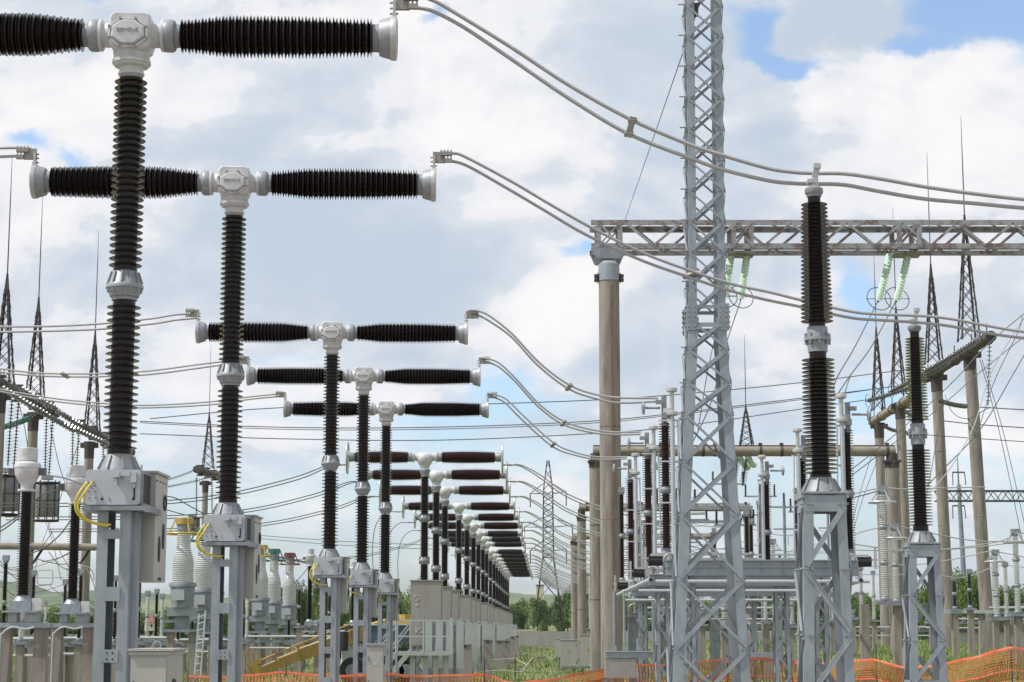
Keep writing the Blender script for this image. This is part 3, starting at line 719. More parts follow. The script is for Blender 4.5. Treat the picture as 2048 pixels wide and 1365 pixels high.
oc = pf = pb = None
for i, D in enumerate(FD):
    a = far_axis[i]; bz = a.z - 7.7
    if oc is None: oc = op_cabinet(); o = oc
    else: o = copy_tree(oc)
    cxx = P(853.5, 1200, 62.6).x + (D - 63.5) * .0170 if True else 0
    o.location = (cxx, D - .9, max(0, bz) + .04); o['label'] = f'tall warm grey operating cabinet, {ORD[i]} from the camera, before the far breakers'
    if pf is None: pf = platform(); o = pf
    else: o = copy_tree(pf)
    o.location = (P(848, 1300, 61.3).x + (D - 63.5) * .0175, D - 2.2, 0); o['label'] = f'galvanised platform with railing and stairs, {ORD[i]} from the camera in the far row'
    if i < 9:
        if pb is None: pb = panel_box(); o = pb
        else: o = copy_tree(pb)
        o.location = (P(888, 1300, 62).x + (D - 63.5) * .018, D - 1.5, 0); o['label'] = f'rack of pale vertical panels behind the {ORD[i]} platform of the far row'
LC = [(918, 943, 1290, 66.5), (967, 985, 1281, 78), (990, 1006, 1282, 91), (1006, 1021, 1282, 103), (1020, 1030, 1274, 116), (1031, 1038, 1272, 140)]
for i, (x0, x1, yt, D) in enumerate(LC):
    a, b = P(x0, yt, D), P(x1, yt, D)
    t = thing('floor_cabinet', f'brownish grey floor cabinet on the grass side of the far row, {ORD[i]} from the camera', 'cabinet', ((a.x + b.x) / 2, D, 0), 'floor cabinets beside the platforms')
    cx = (a.x + b.x) / 2; w_ = b.x - a.x
    m = MB(); m.box((cx, D, a.z / 2), (w_, .4, a.z)); m.build('body', 'cabgrey', t); m = MB(); m.box((cx, D, a.z + .02), (w_ + .05, .46, .035)); m.build('roof', 'galv', t)
    m = MB(); m.cyl((cx, D - .22, a.z - .06), (cx, D - .2, a.z - .06), .04); m.build('lock', 'dark', t)
# single conductors to the right and twin conductors to the left of the far row
for i, D in enumerate(FD):
    a = far_axis[i]; s = V((a.x + 2.90, D, a.z - .26)); k = 1 if i < 6 else .9
    pts = [s, s + V((.35, 0, -.01)), s + V((1.0, 0, -.35)), s + V((1.9, 0, -.98)), s + V((3.2, 0, -1.45)), s + V((4.6, 0, -1.62)), s + V((6.5, 0, -1.60))]
    t = thing('twin_conductor', f'dark twin conductor dropping right from the {ORD[i]} ring ended breaker', 'conductor', s, 'conductors right of the far row')
    for dz in (0, 1):
        m = MB(); m.tube([p + V((0, .1 * dz, -.10 * dz * min(1, max(0, (j - 2) / 8)) * (1 if j < 28 else .4))) for j, p in enumerate(spline(pts, 5))], .017 + .0001 * D, 6); m.build('strand', 'conductor', t)
    if i < 7:
        s = V((a.x - 2.90, D, a.z - .26))
        if i in (3, 4, 5):
            pts = [s, s + V((-.5, 0, -.05)), s + V((-.95, -.2, -.6)), s + V((-1.1, -.3, -1.8)), s + V((-.95, -.4, -3.4)), s + V((-.6, -.5, -4.8))]; st = 1
        else:
            pts = [s, s + V((-.4, 0, -.02)), s + V((-1.6, 0, -.45)), s + V((-4, 0, -1.0)), s + V((-7, 0, -1.25)), s + V((-13, 0, -1.3))]; st = 2
        t = thing('looped_conductor', f'dark conductor hanging left from the {ORD[i]} ring ended breaker', 'conductor', s, 'conductors left of the far row')
        for dz in range(st):
            m = MB(); m.tube([p + V((0, .1 * dz, -.10 * dz * min(1, j / 8))) for j, p in enumerate(spline(pts, 5))], .018, 6); m.build('strand', 'wire', t)
# ---------------------------------------------------------------- lattice columns and towers


def lattice(root, bc, tc_, hb, ht, leg, brace, zs_, x=True, legm='galv', brm='galv', rz=0., name='brace', outer=.0, zig=1, rings=(), thin=False, bolts=False):
    """four angle legs from centre bc (half width hb) to tc_ (half width ht); zs_ = panel levels"""
    bc, tc_ = V(bc), V(tc_); cr, sr = math.cos(rz), math.sin(rz)
    rot = lambda v: V((v[0] * cr - v[1] * sr, v[0] * sr + v[1] * cr, v[2] if len(v) > 2 else 0))
    def corner(i, z):
        t = (z - bc.z) / (tc_.z - bc.z); h = hb + (ht - hb) * t; c = bc.lerp(tc_, t)
        sx, sy = ((-1, -1), (1, -1), (1, 1), (-1, 1))[i]; return c + rot((sx * h, sy * h, 0))
    for i, (sx, sy) in enumerate(((-1, -1), (1, -1), (1, 1), (-1, 1))):
        m = MB(); m.angle(corner(i, bc.z), corner(i, tc_.z), leg, max(.006, leg * .09), rot((-sx, 0, 0)), rot((0, -sy, 0))); m.build('leg', legm, root)
    for face in range(4):
        i, j = face, (face + 1) % 4; nrm = rot(((0, -1, 0), (1, 0, 0), (0, 1, 0), (-1, 0, 0))[face]); m = MB()
        for kk in range(len(zs_) - 1):
            za, zb = zs_[kk], zs_[kk + 1]
            for sgn in ((0, 1) if x else ((kk + zig) % 2,)):
                a, b = (i, j) if sgn == 0 else (j, i)
                e = V((0, 0, 0)) + nrm * (.012 + .012 * sgn + outer)
                pa, pb = corner(a, za) + e, corner(b, zb) + e
                ins = (pb - pa).normalized() * leg * .35
                sd_ = (pb - pa).normalized().cross(nrm)
                m.bar(pa + ins, pb - ins, brace * (.62 if thin and sgn != (face >= 2) else 1), .008, sd_)
                if not (thin and sgn != (face >= 2)): m.bar(pa + ins + sd_ * brace * .45 + nrm * brace * .22, pb - ins + sd_ * brace * .45 + nrm * brace * .22, .008, brace * .42, sd_)
        if bolts:
            for z in zs_:
                for q, o_ in ((i, j), (j, i)):
                    c = corner(q, z) + nrm * .012; dd = (corner(o_, z) - corner(q, z)).normalized()
                    for e_ in (.35, .75): m.cyl(c + dd * leg * e_ - nrm * .005, c + dd * leg * e_ + nrm * .022, .0125, seg=6)
        for z in rings:
            m.bar(corner(i, z) + nrm * .016, corner(j, z) + nrm * .016, brace * 1.2, .01, V((0, 0, 1)))
        m.build(name, brm, root)
    return corner


# the big galvanised mast
D = 28.0
bt = P(1417, 1500, D); jn = P(1411.5, 640, D); tp = P(1404, -60, D)
t = thing('lattice_mast', 'tall new galvanised lattice mast rising through the whole right half', 'mast', (bt.x, D, 0))
w_ = m_px(D)
zl = lambda ys: [P(1410, y, D).z for y in ys]
lattice(t, (bt.x, D, 0.0), (jn.x, D, jn.z), .62, .265, .135, .055, [0.0] + zl([1450, 1298, 1162, 1034, 930, 835, 770, 705, 645]), x=True, thin=True, bolts=True, rings=[jn.z - .12])
lattice(t, (jn.x, D, jn.z), (tp.x, D, tp.z), .265, .262, .11, .045, zl([635] + [573 - 61 * k for k in range(11)]), x=True, thin=True, bolts=True, rings=[jn.z + .15])
for sx in (-1, 1):
    for sy in (-1, 1):
        m = MB(); m.box((jn.x + sx * .235, D + sy * .29, jn.z), (.17, .014, .40)); m.box((jn.x + sx * .29, D + sy * .225, jn.z), (.014, .14, .40)); o = m.build('splice_plate', 'galv', t)
        m = MB()
        for dx in (-.045, .045):
            for k in range(5): m.cyl((jn.x + sx * .235 + dx, D + sy * .315, jn.z - .15 + .075 * k), (jn.x + sx * .235 + dx, D + sy * .297, jn.z - .15 + .075 * k), .015, seg=6)
            for k in range(5): m.cyl((jn.x + sx * .30, D + sy * .225 + dx, jn.z - .15 + .075 * k), (jn.x + sx * .335, D + sy * .225 + dx, jn.z - .15 + .075 * k), .014, seg=6)
        m.build('bolts', 'galv2', o)
for k in range(16):
    y = 20 + 61 * k if k < 10 else 700 + 70 * (k - 10)
    a = P(1372, y, D); xx = jn.x - .275 - (max(0, y - 640) / 860) * .35
    MB().cyl((xx, D - .25, a.z), (xx - .10, D - .25, a.z), .011, seg=6).build('step_bolt', 'galv2', t)
m = MB(); m.cyl(P(1396, 8, D), P(1385, 42, D), .03); m.box(P(1391, 20, D), (.08, .08, .2)); m.build('hook', 'rust', t)

# ---------------------------------------------------------------- post insulators on lattice stands
def post_insulator(x0, y, D, lab, ks):
    """ks: photograph rows of cap top, cap base, shed top, flange top, flange base, shed base, cone top, plate, scaled"""
    (yc0, yc1, ys0, yf0, yf1, ys1, yn, yp) = ks
    a = P(x0, yc1, D); X = a.x; Z = lambda yy: P(x0, yy, D).z
    t = thing('post_insulator', lab, 'insulator', (X, D, 0), 'post insulators on lattice stands')
    m = MB(); m.lathe([(.09, 0), (.095, .01), (.095, .05), (.078, .06), (.07, .07)][::-1], (X, D, Z(yc0) - .075), seg=20); m.lathe([(.072, 0), (.085, Z(yc0) - .075 - Z(yc1))], (X, D, Z(yc1)), seg=20); m.build('cap', 'flange', t)
    m = MB(); m.cyl((X, D, Z(yc0)), (X + .01, D - .02, Z(yc0) + .09), .05, .035); m.bar((X + .0, D, Z(yc0) + .05), (X + .035, D - .02, Z(yc0) + .20), .06, .05); m.box((X + .035, D - .01, Z(yc0) + .21), (.07, .10, .05)); m.box((X - .02, D + .0, Z(yc0) + .05), (.10, .12, .04)); m.build('conductor_clamp', 'terminal', t)
    m = MB(); m.cyl((X, D, Z(ys0) - .01), (X, D, Z(yc1) + .005), .066); L_ = Z(ys0) - Z(yf0) - .05
    m.lathe(sheds(L_, lambda q: .076 - .012 * q, lambda q: .166 - .031 * q, .0415), (X, D, Z(yf0) + .05), seg=28); m.cyl((X, D, Z(yf0)), (X, D, Z(yf0) + .06), .086); m.build('insulator', 'porcelain', t)
    h = Z(yf0) - Z(yf1)
    m = MB(); m.lathe([(.098, 0), (.105, h * .45), (.135, h * .46), (.135, h * .58), (.112, h * .60), (.102, h)], (X, D, Z(yf1)), seg=28)
    for k in range(8):
        q = k * math.pi / 4; m.cyl((X + math.cos(q) * .12, D + math.sin(q) * .12, Z(yf1) + h * .3), (X + math.cos(q) * .12, D + math.sin(q) * .12, Z(yf1) + h * .75), .013, seg=6)
    m.build('middle_flange', 'flange', t)
    m = MB(); m.cyl((X, D, Z(ys1) + .0), (X, D, Z(yf1) - .002), .088)
    L_ = Z(yf1) - Z(ys1) - .05; m.lathe(sheds(L_, lambda q: .088 - .008 * q, lambda q: .175 - .008 * q, .0415), (X, D, Z(ys1)), seg=28); m.cyl((X, D, Z(yn) - .003), (X, D, Z(ys1) + .002), .112, .108); m.build('insulator', 'porcelain', t)
    h = Z(yn) - Z(yp)
    m = MB(); m.lathe([(.19, 0), (.185, .012), (.12, h - .01), (.118, h)], (X, D, Z(yp)), seg=28)
    for k in range(8):
        q = (k + .5) * math.pi / 4; dd = V((math.cos(q), math.sin(q), 0)); m.bar(V((X, D, Z(yp) + .01)) + dd * .19, V((X, D, Z(yn) - .02)) + dd * .12, .045, .012, dd)
    m.build('base_flange', 'flange', t)
    zt = Z(yp)
    m = MB(); m.box((X, D, zt - .013), (.47, .47, .02)); m.box((X - .22, D, zt - .045), (.03, .46, .04)); m.box((X + .22, D, zt - .045), (.03, .46, .04))
    for s in (-1, 1): m.box((X, D + s * .212, zt - .12), (.40, .012, .16)); m.box((X + s * .212, D, zt - .12), (.012, .40, .16))
    m.build('top_plate', 'galv', t)
    n_ = 5; zz = [zt - .12 - (zt - .22) * (k / n_) ** 1.0 for k in range(n_ + 1)][::-1]
    lattice(t, (X, D, 0), (X, D, zt - .03), .275, .205, .095, .048, zz, x=False, zig=0, rings=[zz[2] + .04], outer=.0, bolts=True)
    return t


post_insulator(1628, 380, 19.0, 'nearest post insulator on a lattice stand, right of the mast', (374, 395, 404, 655, 705, 948, 956, 986))
post_insulator(1829, 650, 26.5, 'farther post insulator on a lattice stand, at the right near the leaning poles', (650, 664, 674, 848, 890, 1052, 1063, 1086))

# ---------------------------------------------------------------- main portal with the peeling lattice beam
D = 59.0
pl = thing('portal_pole', 'thick concrete pole with a steel cap carrying the left end of the lattice beam', 'pole', (P(1219, 1300, D).x, D, 0))
X = P(1219, 700, D).x; zc = P(1219, 562, D).z; zt = P(1219, 530, D).z
m = MB(); m.lathe([(.34, 0), (.325, zc)], (X, D, 0), seg=36); m.build('shaft', 'concrete', pl)
m = MB()
for z in (2.6, 5.4, 8.3): m.lathe([(.335, 0), (.335, .03)], (X, D, z), seg=36)
m.box((X + .06, D - .335, zc / 2), (.05, .02, zc - .4)); m.build('joint', mat('rust_streak', (.22, .12, .08), .9, var=.3, scale=4), pl)
m = MB(); m.lathe([(.345, zc - .02), (.335, zt), (.30, zt + .01), (.22, zt + .10), (.2, zt + .11)], (X, D, 0), seg=32); m.build('steel_cap', 'galv', pl)
m = MB()
for s in (-1, 1):
    for z in (0, .13): m.box((X + s * .40, D, zc + .02 + z), (.13, .2, .09))
    m.box((X + s * .36, D, zc + .08), (.02, .3, .3))
m.build('clamp_ears', 'rust', pl)
zb = P(1219, 511, D).z; zt2 = P(1219, 497, D).z
m = MB()
for yy in (D - .05, D + 1.05):
    vs = [(X - .55, zt2), (X + .55, zt2), (X + .40, zb - .12), (X - .40, zb - .12)]
    m.add([(a, yy - .05, b) for a, b in vs] + [(a, yy + .05, b) for a, b in vs], [(3, 2, 1, 0), (4, 5, 6, 7), (0, 1, 5, 4), (1, 2, 6, 5), (2, 3, 7, 6), (3, 0, 4, 7)])
m.box((X, D + .3, zb - .17), (.3, .5, .16)); m.build('saddle', 'galv2', pl)
bm = thing('lattice_beam', 'long lattice beam of peeling white paint and rust spanning right from the pole', 'beam', (X, D, zt2))
z0, z1 = P(1219, 492, D).z, P(1219, 446, D).z; xa, xb = P(1182, 450, D).x, 22.5; dy = 1.15
for (yy, z, up) in ((D, z1, -1), (D, z0, 1), (D + dy, z1, -1), (D + dy, z0, 1)):
    m = MB(); inw = 1 if yy == D else -1; m.angle((xa, yy, z + .09 * -up), (xb, yy, z + .09 * -up), .17, .014, (0, 0, up), (0, inw, 0)); m.build('chord', 'peeling', bm)
m = MB(); step = .88
x = xa + 1.1; k = 0
while x < xb - step:
    for yy, off in ((D + .0, 0), (D + dy, step * .5)):
        za, zb_ = (z0, z1) if k % 2 else (z1, z0)
        m.bar((x + off, yy - .012, za), (x + off + step, yy - .012, zb_), .085, .012, V((1, 0, .9 if k % 2 == 0 else -.9)))
        m.bar((x + off, yy + .03, za), (x + off + step, yy + .03, zb_), .01, .07, V((1, 0, 0)))
    for z in (z0, z1):
        a, b = (D, D + dy) if k % 2 else (D + dy, D); m.bar((x, a, z + .02 * (1 if z == z1 else -1)), (x + step, b, z + .02 * (1 if z == z1 else -1)), .07, .012, V((1, 0, 0)))
    x += step; k += 1
m.build('diagonals', 'peeling', bm)
for xc in (P(1197, 450, D).x, P(1240, 450, D).x, P(1467, 450, D).x, P(1502, 450, D).x, P(1798, 450, D).x, P(1838, 450, D).x):
    m = MB()
    for yy in (D - .02, D + dy + .02): m.box((xc, yy, (z0 + z1) / 2), (.16, .03, z1 - z0 + .1)); m.box((xc - .06, yy + .06, (z0 + z1) / 2), (.012, .1, z1 - z0))
    for z in (z0, z1): m.box((xc, D + dy / 2, z), (.12, dy, .05))
    m.build('vertical_strut', 'peeling', bm)
for xa_, xb_ in ((1197, 1240), (1467, 1502), (1798, 1838)):
    m = MB(); a, b = P(xa_, 450, D).x, P(xb_, 450, D).x
    m.bar((a, D - .04, z0), (b, D - .04, z1), .05, .012); m.bar((a, D - .055, z1), (b, D - .055, z0), .05, .012)
    for yy in (D + dy - .02,): m.bar((a, yy, z0), (b, yy, z1), .05, .012)
    if xa_ > 1300: m.box(((a + b) / 2, D + dy / 2, z0 - .17), (b - a + .3, dy * .8, .06))
    m.build('cross_bracing', 'peeling', bm)


def ins_string(p0, p1, m_, rd, pitch, lab, grp, sag=0., ring=0, n_=10, cat='insulator string', ringr=.4):
    p0, p1 = V(p0), V(p1); t = thing('insulator_string', lab, cat, p0, grp)
    L_ = (p1 - p0).length; n = int(L_ / pitch); m = MB()
    f = lambda q: p0.lerp(p1, q) + V((0, 0, -sag * 4 * q * (1 - q)))
    for k in range(n):
        a = f((k + .5) / n); b = f((k + .9) / n); ax = (b - a).normalized()
        m.lathe([(rd * .20, -pitch * .40), (rd * .30, -pitch * .12), (rd * .96, pitch * .04), (rd, pitch * .09), (rd * .5, pitch * .13), (rd * .16, pitch * .28)], a, ax, n_, False)
    m.build('discs', m_, t)
    m = MB(); m.tube([f(q / 8) for q in range(9)], rd * .16, 6); m.cyl(f(1.0), f(1.0) + (p1 - p0).normalized() * .16, rd * .25)
    m.build('fittings', 'wire', t)
    if ring:
        m = MB(); ax = V(ring); m.ring(p1, ax, ringr, .016, 26, 5); m.bar(p1 - V((ringr, 0, 0)), p1 + V((ringr, 0, 0)), .02, .01) if abs(ax.x) < .5 else m.bar(p1 - V((0, ringr, 0)), p1 + V((0, ringr, 0)), .02, .01)
        m.build('ring', 'wire', t)
    return t


for (xa_, ya_, xb_, yb_), lab in (((1462, 508, 1450, 592), 'green glass insulator string hanging just right of the mast, mostly hidden ring'), ((1494, 508, 1482, 594), 'green glass insulator string beside the mast, second from it'),
                                  ((1780, 508, 1758, 598), 'green glass string, left of the pair hanging at the right end of the beam'), ((1816, 508, 1794, 598), 'green glass string, rightmost under the peeling beam')):
    p0 = P(xa_, ya_, D + .6); p1 = P(xb_, yb_, D + 2.6)
    ins_string(p0, p1, 'glass', .125, .15, lab, 'green glass strings under the lattice beam', .06, (.2, -.9, .3), 14, ringr=.42)

# ---------------------------------------------------------------- concrete pipe portals in the centre
for (x_, yt, D_, w_, lab, xl, xr, yb) in ((1192, 925, 85, .30, 'concrete pole with a dark collar just left of the thick pole', 1186, 1790, 903), (1163, 1035, 125, .29, 'shorter concrete pole left of the portal poles, third row back', 1158, 1500, 1016), (1148, 1085, 165, .28, 'farthest short portal pole, nearest the pylon', 1144, 1430, 1074)):
    for j, xx in enumerate((x_, xr - (6 if D_ == 85 else 4))):
        c = P(xx, yt, D_); lb = lab if j == 0 else {85: 'concrete pole under the right end of the long stained pipe beam', 125: 'concrete pole behind the disconnectors carrying the second pipe beam', 165: 'far pole behind the mast carrying the third pipe beam'}[D_]
        t = thing('portal_pole', lb, 'pole', (c.x, D_, 0)); m = MB(); m.lathe([(w_ * 1.03, 0), (w_, c.z)], (c.x, D_, 0), seg=24); m.build('shaft', 'concrete', t)
        m = MB(); m.lathe([(w_ + .02, c.z - .25), (w_ + .03, c.z + .02), (w_ * .85, c.z + .04), (w_ * .85, P(xx, yb, D_).z - .1)], (c.x, D_, 0), seg=20); m.box((c.x, D_, c.z + .03), (w_ * 2.4, w_ * 2.2, .1)); m.build('collar', 'rust', t)
        m = MB()
        for z in (c.z * .35, c.z * .7): m.lathe([(w_ + .012, z), (w_ + .012, z + .03)], (c.x, D_, 0), seg=24)
        m.build('joint_band', 'rust', t)
    a, b = P(xl, yb, D_), P(xr, yb, D_); r_ = 10.2 * m_px(D_) if D_ == 85 else .24
    t = thing('pipe_beam', {85: 'long stained horizontal pipe beam behind the mast and disconnectors', 125: 'second horizontal pipe beam, lower and farther, behind the disconnectors', 165: 'third and lowest horizontal pipe beam behind the disconnectors'}[D_], 'beam', (a + b) / 2, 'horizontal concrete pipe beams')
    m = MB(); m.cyl(a, b, r_, seg=28); m.build('pipe', 'pipe', t)
    m = MB(); m.bar(a + V((0, -.08, r_ + .01)), b + V((0, -.08, r_ + .01)), .05, .04)
    for q in (.04, .22, .36, .40, .55, .62, .97): m.lathe([(r_ + .012, 0), (r_ + .012, .12)], a.lerp(b, q), (1, 0, 0), 24); m.box(a.lerp(b, q) + V((.06, 0, r_ + .07)), (.16, .16, .14))
    m.build('hangers', 'rust', t)
for i, (x, y, x2, y2, mm) in enumerate(((1476, 908, 1496, 935, 'tealglass'), (1494, 908, 1508, 930, 'tealglass'), (1302, 908, 1312, 935, 'tealglass'))):
    D_ = 85; ins_string(P(x, y, D_), P(x2, y2, D_ + 1.5), 'glass', .15, .07, ['curved green string under the long pipe beam, left of a pair', 'curved green string under the long pipe beam, right of a pair', 'curved green string under the pipe beam by the middle disconnector'][i], 'strings under the pipe beam', .12)
for i, (x, y, x2, y2) in enumerate(((1475, 918, 1467, 968), (1493, 918, 1486, 965), (1487, 1028, 1478, 1052), (1300, 935, 1304, 985))):
    D_ = 84 if i != 2 else 120
    ins_string(P(x, y, D_), P(x2, y2, D_), 'blackpol', .16, .06, ['black ribbed string right of the mast, left of the pair', 'black ribbed string right of the mast, right of the pair', 'small black string under the second pipe beam', 'black string behind the middle disconnector'][i], 'black strings under the pipe beams')

# ---------------------------------------------------------------- disconnectors on lattice stands
def small_stand(x0, x1, yt, D, lab, grp='lattice stands under the disconnectors', m_='galv'):
    a, b = P(x0, yt, D), P(x1, yt, D); X = (a.x + b.x) / 2; h = (b.x - a.x) / 2
    t = thing('lattice_stand', lab, 'stand', (X, D, 0), grp); zt = a.z; n = max(5, int(zt / (h * 2 * 1.55)))
    lattice(t, (X, D, 0), (X, D, zt), h * 1.12, h, .075, .045, [zt * k / n for k in range(n + 1)], x=False, legm=m_, brm=m_)
    m = MB(); m.box((X - h * .8, D, zt + .02), (.16, .3, .16)); m.box((X + h * .8, D, zt + .02), (.16, .3, .16)); m.build('head_plate', 'galv', t)
    return t


def disconnector(xh, yh, yb, D, mir, lab):
    """head at xh, yh; insulator foot at row yb"""
    s = 1 if not mir else -1; c = P(xh - 5 * s * 38 / D * .6, yh, D); X = c.x; zt = c.z; zb = P(xh, yb, D).z
    t = thing('disconnector', lab, 'disconnector', (X, D, zb), 'disconnector posts with folded white arms')
    H = zt - zb; zi = zt - .68
    zm = zb + (zi - zb) * .48
    for a, b in ((zi, zm + .08), (zm - .08, zb + .1)):
        m = MB(); m.lathe(sheds(a - b, .072, .135, .052), (X, D + .1, b), seg=16); m.build('insulator', 'redporc' if not mir else 'porcelain', t)
    m = MB(); m.lathe([(.09, -.08), (.13, -.02), (.13, .02), (.09, .08)], (X, D + .1, zm), seg=16); m.build('middle_flange', 'flange', t); m = MB(); m.lathe([(.10, 0), (.08, .1)], (X, D + .1, zb), seg=16); m.build('foot_flange', 'flange', t)
    m = MB(); m.box((X - .02 * s, D + .05, zi + .22), (.10, .10, .62)); m.box((X + .02 * s, D - .03, zi + .12), (.20, .12, .12)); m.box((X - .12 * s, D, zi + .40), (.14, .10, .08)); m.cyl((X - .10 * s, D, zi + .28), (X - .40 * s, D, zi + .28), .025)
    m.lathe([(.05, 0), (.13, .02), (.14, .035), (.13, .06), (.06, .07)], (X - .48 * s, D, zi + .28), (s, 0, 0), 18)
    m.build('head_fittings', 'flange', t)
    Xa = X + .13 * s
    m = MB(); m.cyl((Xa, D - .12, zb - .15), (Xa, D - .12, zi + .05), .048, seg=12); m.cyl((Xa + .16 * s, D - .16, zb - .15), (Xa + .10 * s, D - .14, zi + .0), .018, seg=8); m.build('folded_arm', 'box', t)
    m = MB(); m.cyl((Xa - .0, D - .1, zi + .02), (Xa, D - .1, zt - .08), .045); m.bar((Xa, D - .1, zi + .22), (X - .02 * s, D + .02, zi + .22), .10, .10)
    for z, r in ((zt - .08, .11), (zi + .12, .12)): m.lathe([(.05, -.02), (r, .0), (r * 1.05, .04), (r, .07), (.07, .09)], (Xa, D - .1, z), seg=20)
    m.build('corona_disc', 'terminal', t)
    for z in (.3, .55, .8): MB().bar((X - .14, D - .05, zb + H * z), (Xa + .14 * s, D - .12, zb + H * z), .03, .05).build('arm_guide', 'box', t)
    m = MB(); m.cyl((X - .38 * s, D - .1, zb - .16), (X - .10 * s, D - .1, zb - .16), .105, seg=18); m.build('drive_drum', 'dark', t)
    m = MB(); m.box((X + .05 * s, D, zb - .05), (.75, .4, .05)); m.box((X + .0, D - .2, zb - .2), (.08, .06, .35)); m.box((X - .45 * s, D - .2, zb - .1), (.05, .05, .42)); m.ring((X + .05 * s, D - .22, zb - .15), (0, 1, 0), .13, .02, 18, 5); m.cyl((X - .5 * s, D - .15, zb - .12), (X + .45 * s, D - .15, zb - .12), .022)
    m.build('linkage', 'terminal', t)
    return t


DSL = [(1328, 777, 1106, 38.0), (1293, 853, 1133, 44.3), (1258, 908, 1160, 50.6)]
DSR = [(1690, 790, 1108, 38.0), (1602, 858, 1133, 44.3), (1530, 912, 1160, 50.6)]
for i, (a, b, c, D) in enumerate(DSL): disconnector(a + 5, b, c, D, False, f'disconnector post left of the mast with folded white arm, {["tallest and nearest", "middle one", "lowest and leftmost"][i]}')
for i, (a, b, c, D) in enumerate(DSR): disconnector(a, b, c, D, True, f'disconnector post right of the mast with folded arm, {["nearest, behind the nearest post insulator", "middle one", "farthest, close to the mast"][i]}')
for i, (y0, y1, xa, xb, D) in enumerate(((1122, 1152, 1328, 1712, 38.0), (1150, 1172, 1292, 1640, 44.3), (1174, 1192, 1262, 1595, 50.6))):
    a, b = P(xa, y0, D), P(xb, y1, D)
    t = thing('support_beam', f'horizontal galvanised beam carrying the disconnectors, {["topmost and nearest", "middle one of three", "lowest and farthest"][i]}', 'beam', ((a.x + b.x) / 2, D, b.z), 'horizontal disconnector beams')
    for yo in (-.28, .30):
        m = MB(); m.box(((a.x + b.x) / 2, D + yo, (a.z + b.z) / 2), (b.x - a.x, .012, a.z - b.z)); m.box(((a.x + b.x) / 2, D + yo + .05, a.z + .005), (b.x - a.x, .11, .012)); m.box(((a.x + b.x) / 2, D + yo + .05, b.z - .005), (b.x - a.x, .11, .012)); m.box(((a.x + b.x) / 2, D + yo - .04, a.z - .006), (b.x - a.x - .01, .07, .012)); m.box(((a.x + b.x) / 2, D + yo - .04, b.z + .006), (b.x - a.x - .01, .07, .012)); m.box(((a.x + b.x) / 2, D + yo - .03, a.z * .55 + b.z * .45), (b.x - a.x - .02, .05, .012)); m.build('channel', 'galv', t)
    for q in range(9): x_ = a.x + (b.x - a.x) * (q + .5) / 9; MB().box((x_, D - .295, (a.z + b.z) / 2), (.014, .02, (a.z - b.z) * .9)).build('stiffener', 'galv', t)
    m = MB(); m.tube([(a.x - .2, D - .36, b.z - .12), (b.x + .2, D - .36, b.z - .12)], .035); m.build('rod', 'box', t)
# rotating shafts that stick out at both ends
for i, (x0, y0, D0, x1, y1, D1, r) in enumerate(((1302, 1160, 37.5, 1236, 1190, 50.4, .05), (1712, 1116, 39, 1685, 1124, 44, .05), (1722, 1161, 37.5, 1660, 1180, 50, .05))):
    a, b = P(x0, y0, D0), P(x1, y1, D1); t = thing('drive_shaft', ['slanted round drive shaft left of the mast, its black open end towards us', 'upper round shaft end right of the nearest lattice stand', 'lower round shaft end right of the nearest lattice stand'][i], 'shaft', a, 'drive shafts of the disconnectors')
    m = MB(); m.cyl(a, b, r, seg=16); m.build('tube', 'box', t); m = MB(); ax = (a - b).normalized(); m.cyl(a + ax * .002, a + ax * .006, r * .8, seg=16); m.build('open_end', 'dark', t)
    MB().bar(a.lerp(b, .05) + V((.0, 0, .05)), a.lerp(b, .05) + V((-.05, 0, .40)), .04, .02).build('crank', 'terminal', t); MB().bar(a.lerp(b, .12), a.lerp(b, .12) + V((-.02, 0, .42)), .03, .02).build('crank', 'terminal', t)
for i, (x0, x1, yt, D, lab) in enumerate(((1364, 1388, 1160, 38.1, 'lattice stand seen against the left edge of the mast'), (1313, 1336, 1172, 44.3, 'lattice stand left of the mast, between two others'), (1276, 1292, 1192, 50.6, 'lattice stand farthest left, behind the grey box beam'), (1548, 1575, 1166, 44.3, 'lattice stand right of the mast, close to the nearest post insulator stand'), (1484, 1510, 1184, 50.6, 'lattice stand right beside the mast'), (1628, 1652, 1160, 38.1, 'lattice stand showing through the nearest post insulator stand'))):
    small_stand(x0, x1, yt, D, lab)
# big grey drive box at the foot, with two vertical rods
D = 43.0; a, b = P(1211, 1318, D), P(1273, 1356, D)
t = thing('drive_box', 'wide dull grey box under a galvanised beam, left of the mast at the bottom', 'box', ((a.x + b.x) / 2, D, 0)); m = MB(); m.box(((a.x + b.x) / 2, D + .3, (a.z + b.z) / 2), (b.x - a.x, .6, a.z - b.z)); m.build('body', 'cabgrey', t)
c, d_ = P(1210, 1304, D), P(1306, 1316, D); m = MB(); m.box(((c.x + d_.x) / 2, D + .3, (c.z + d_.z) / 2), (d_.x - c.x, .62, c.z - d_.z)); m.box(((c.x + d_.x) / 2, D + .3, c.z), (d_.x - c.x, .68, .015)); m.build('beam', 'galv', t)
m = MB(); m.box((b.x - .05, D + .5, b.z / 2 - .05), (.1, .1, b.z)); m.box((a.x + .05, D + .5, b.z / 2 - .05), (.1, .1, b.z)); m.build('foot', 'galv2', t)
for x_ in (1229, 1249):
    p = P(x_, 1182, D); q = P(x_, 1303, D); m = MB(); m.cyl((p.x, D + .2, q.z), (p.x, D + .2, p.z), .028); m.box((p.x, D + .2, q.z + .06), (.10, .10, .14)); m.build('rod', 'galv', t)
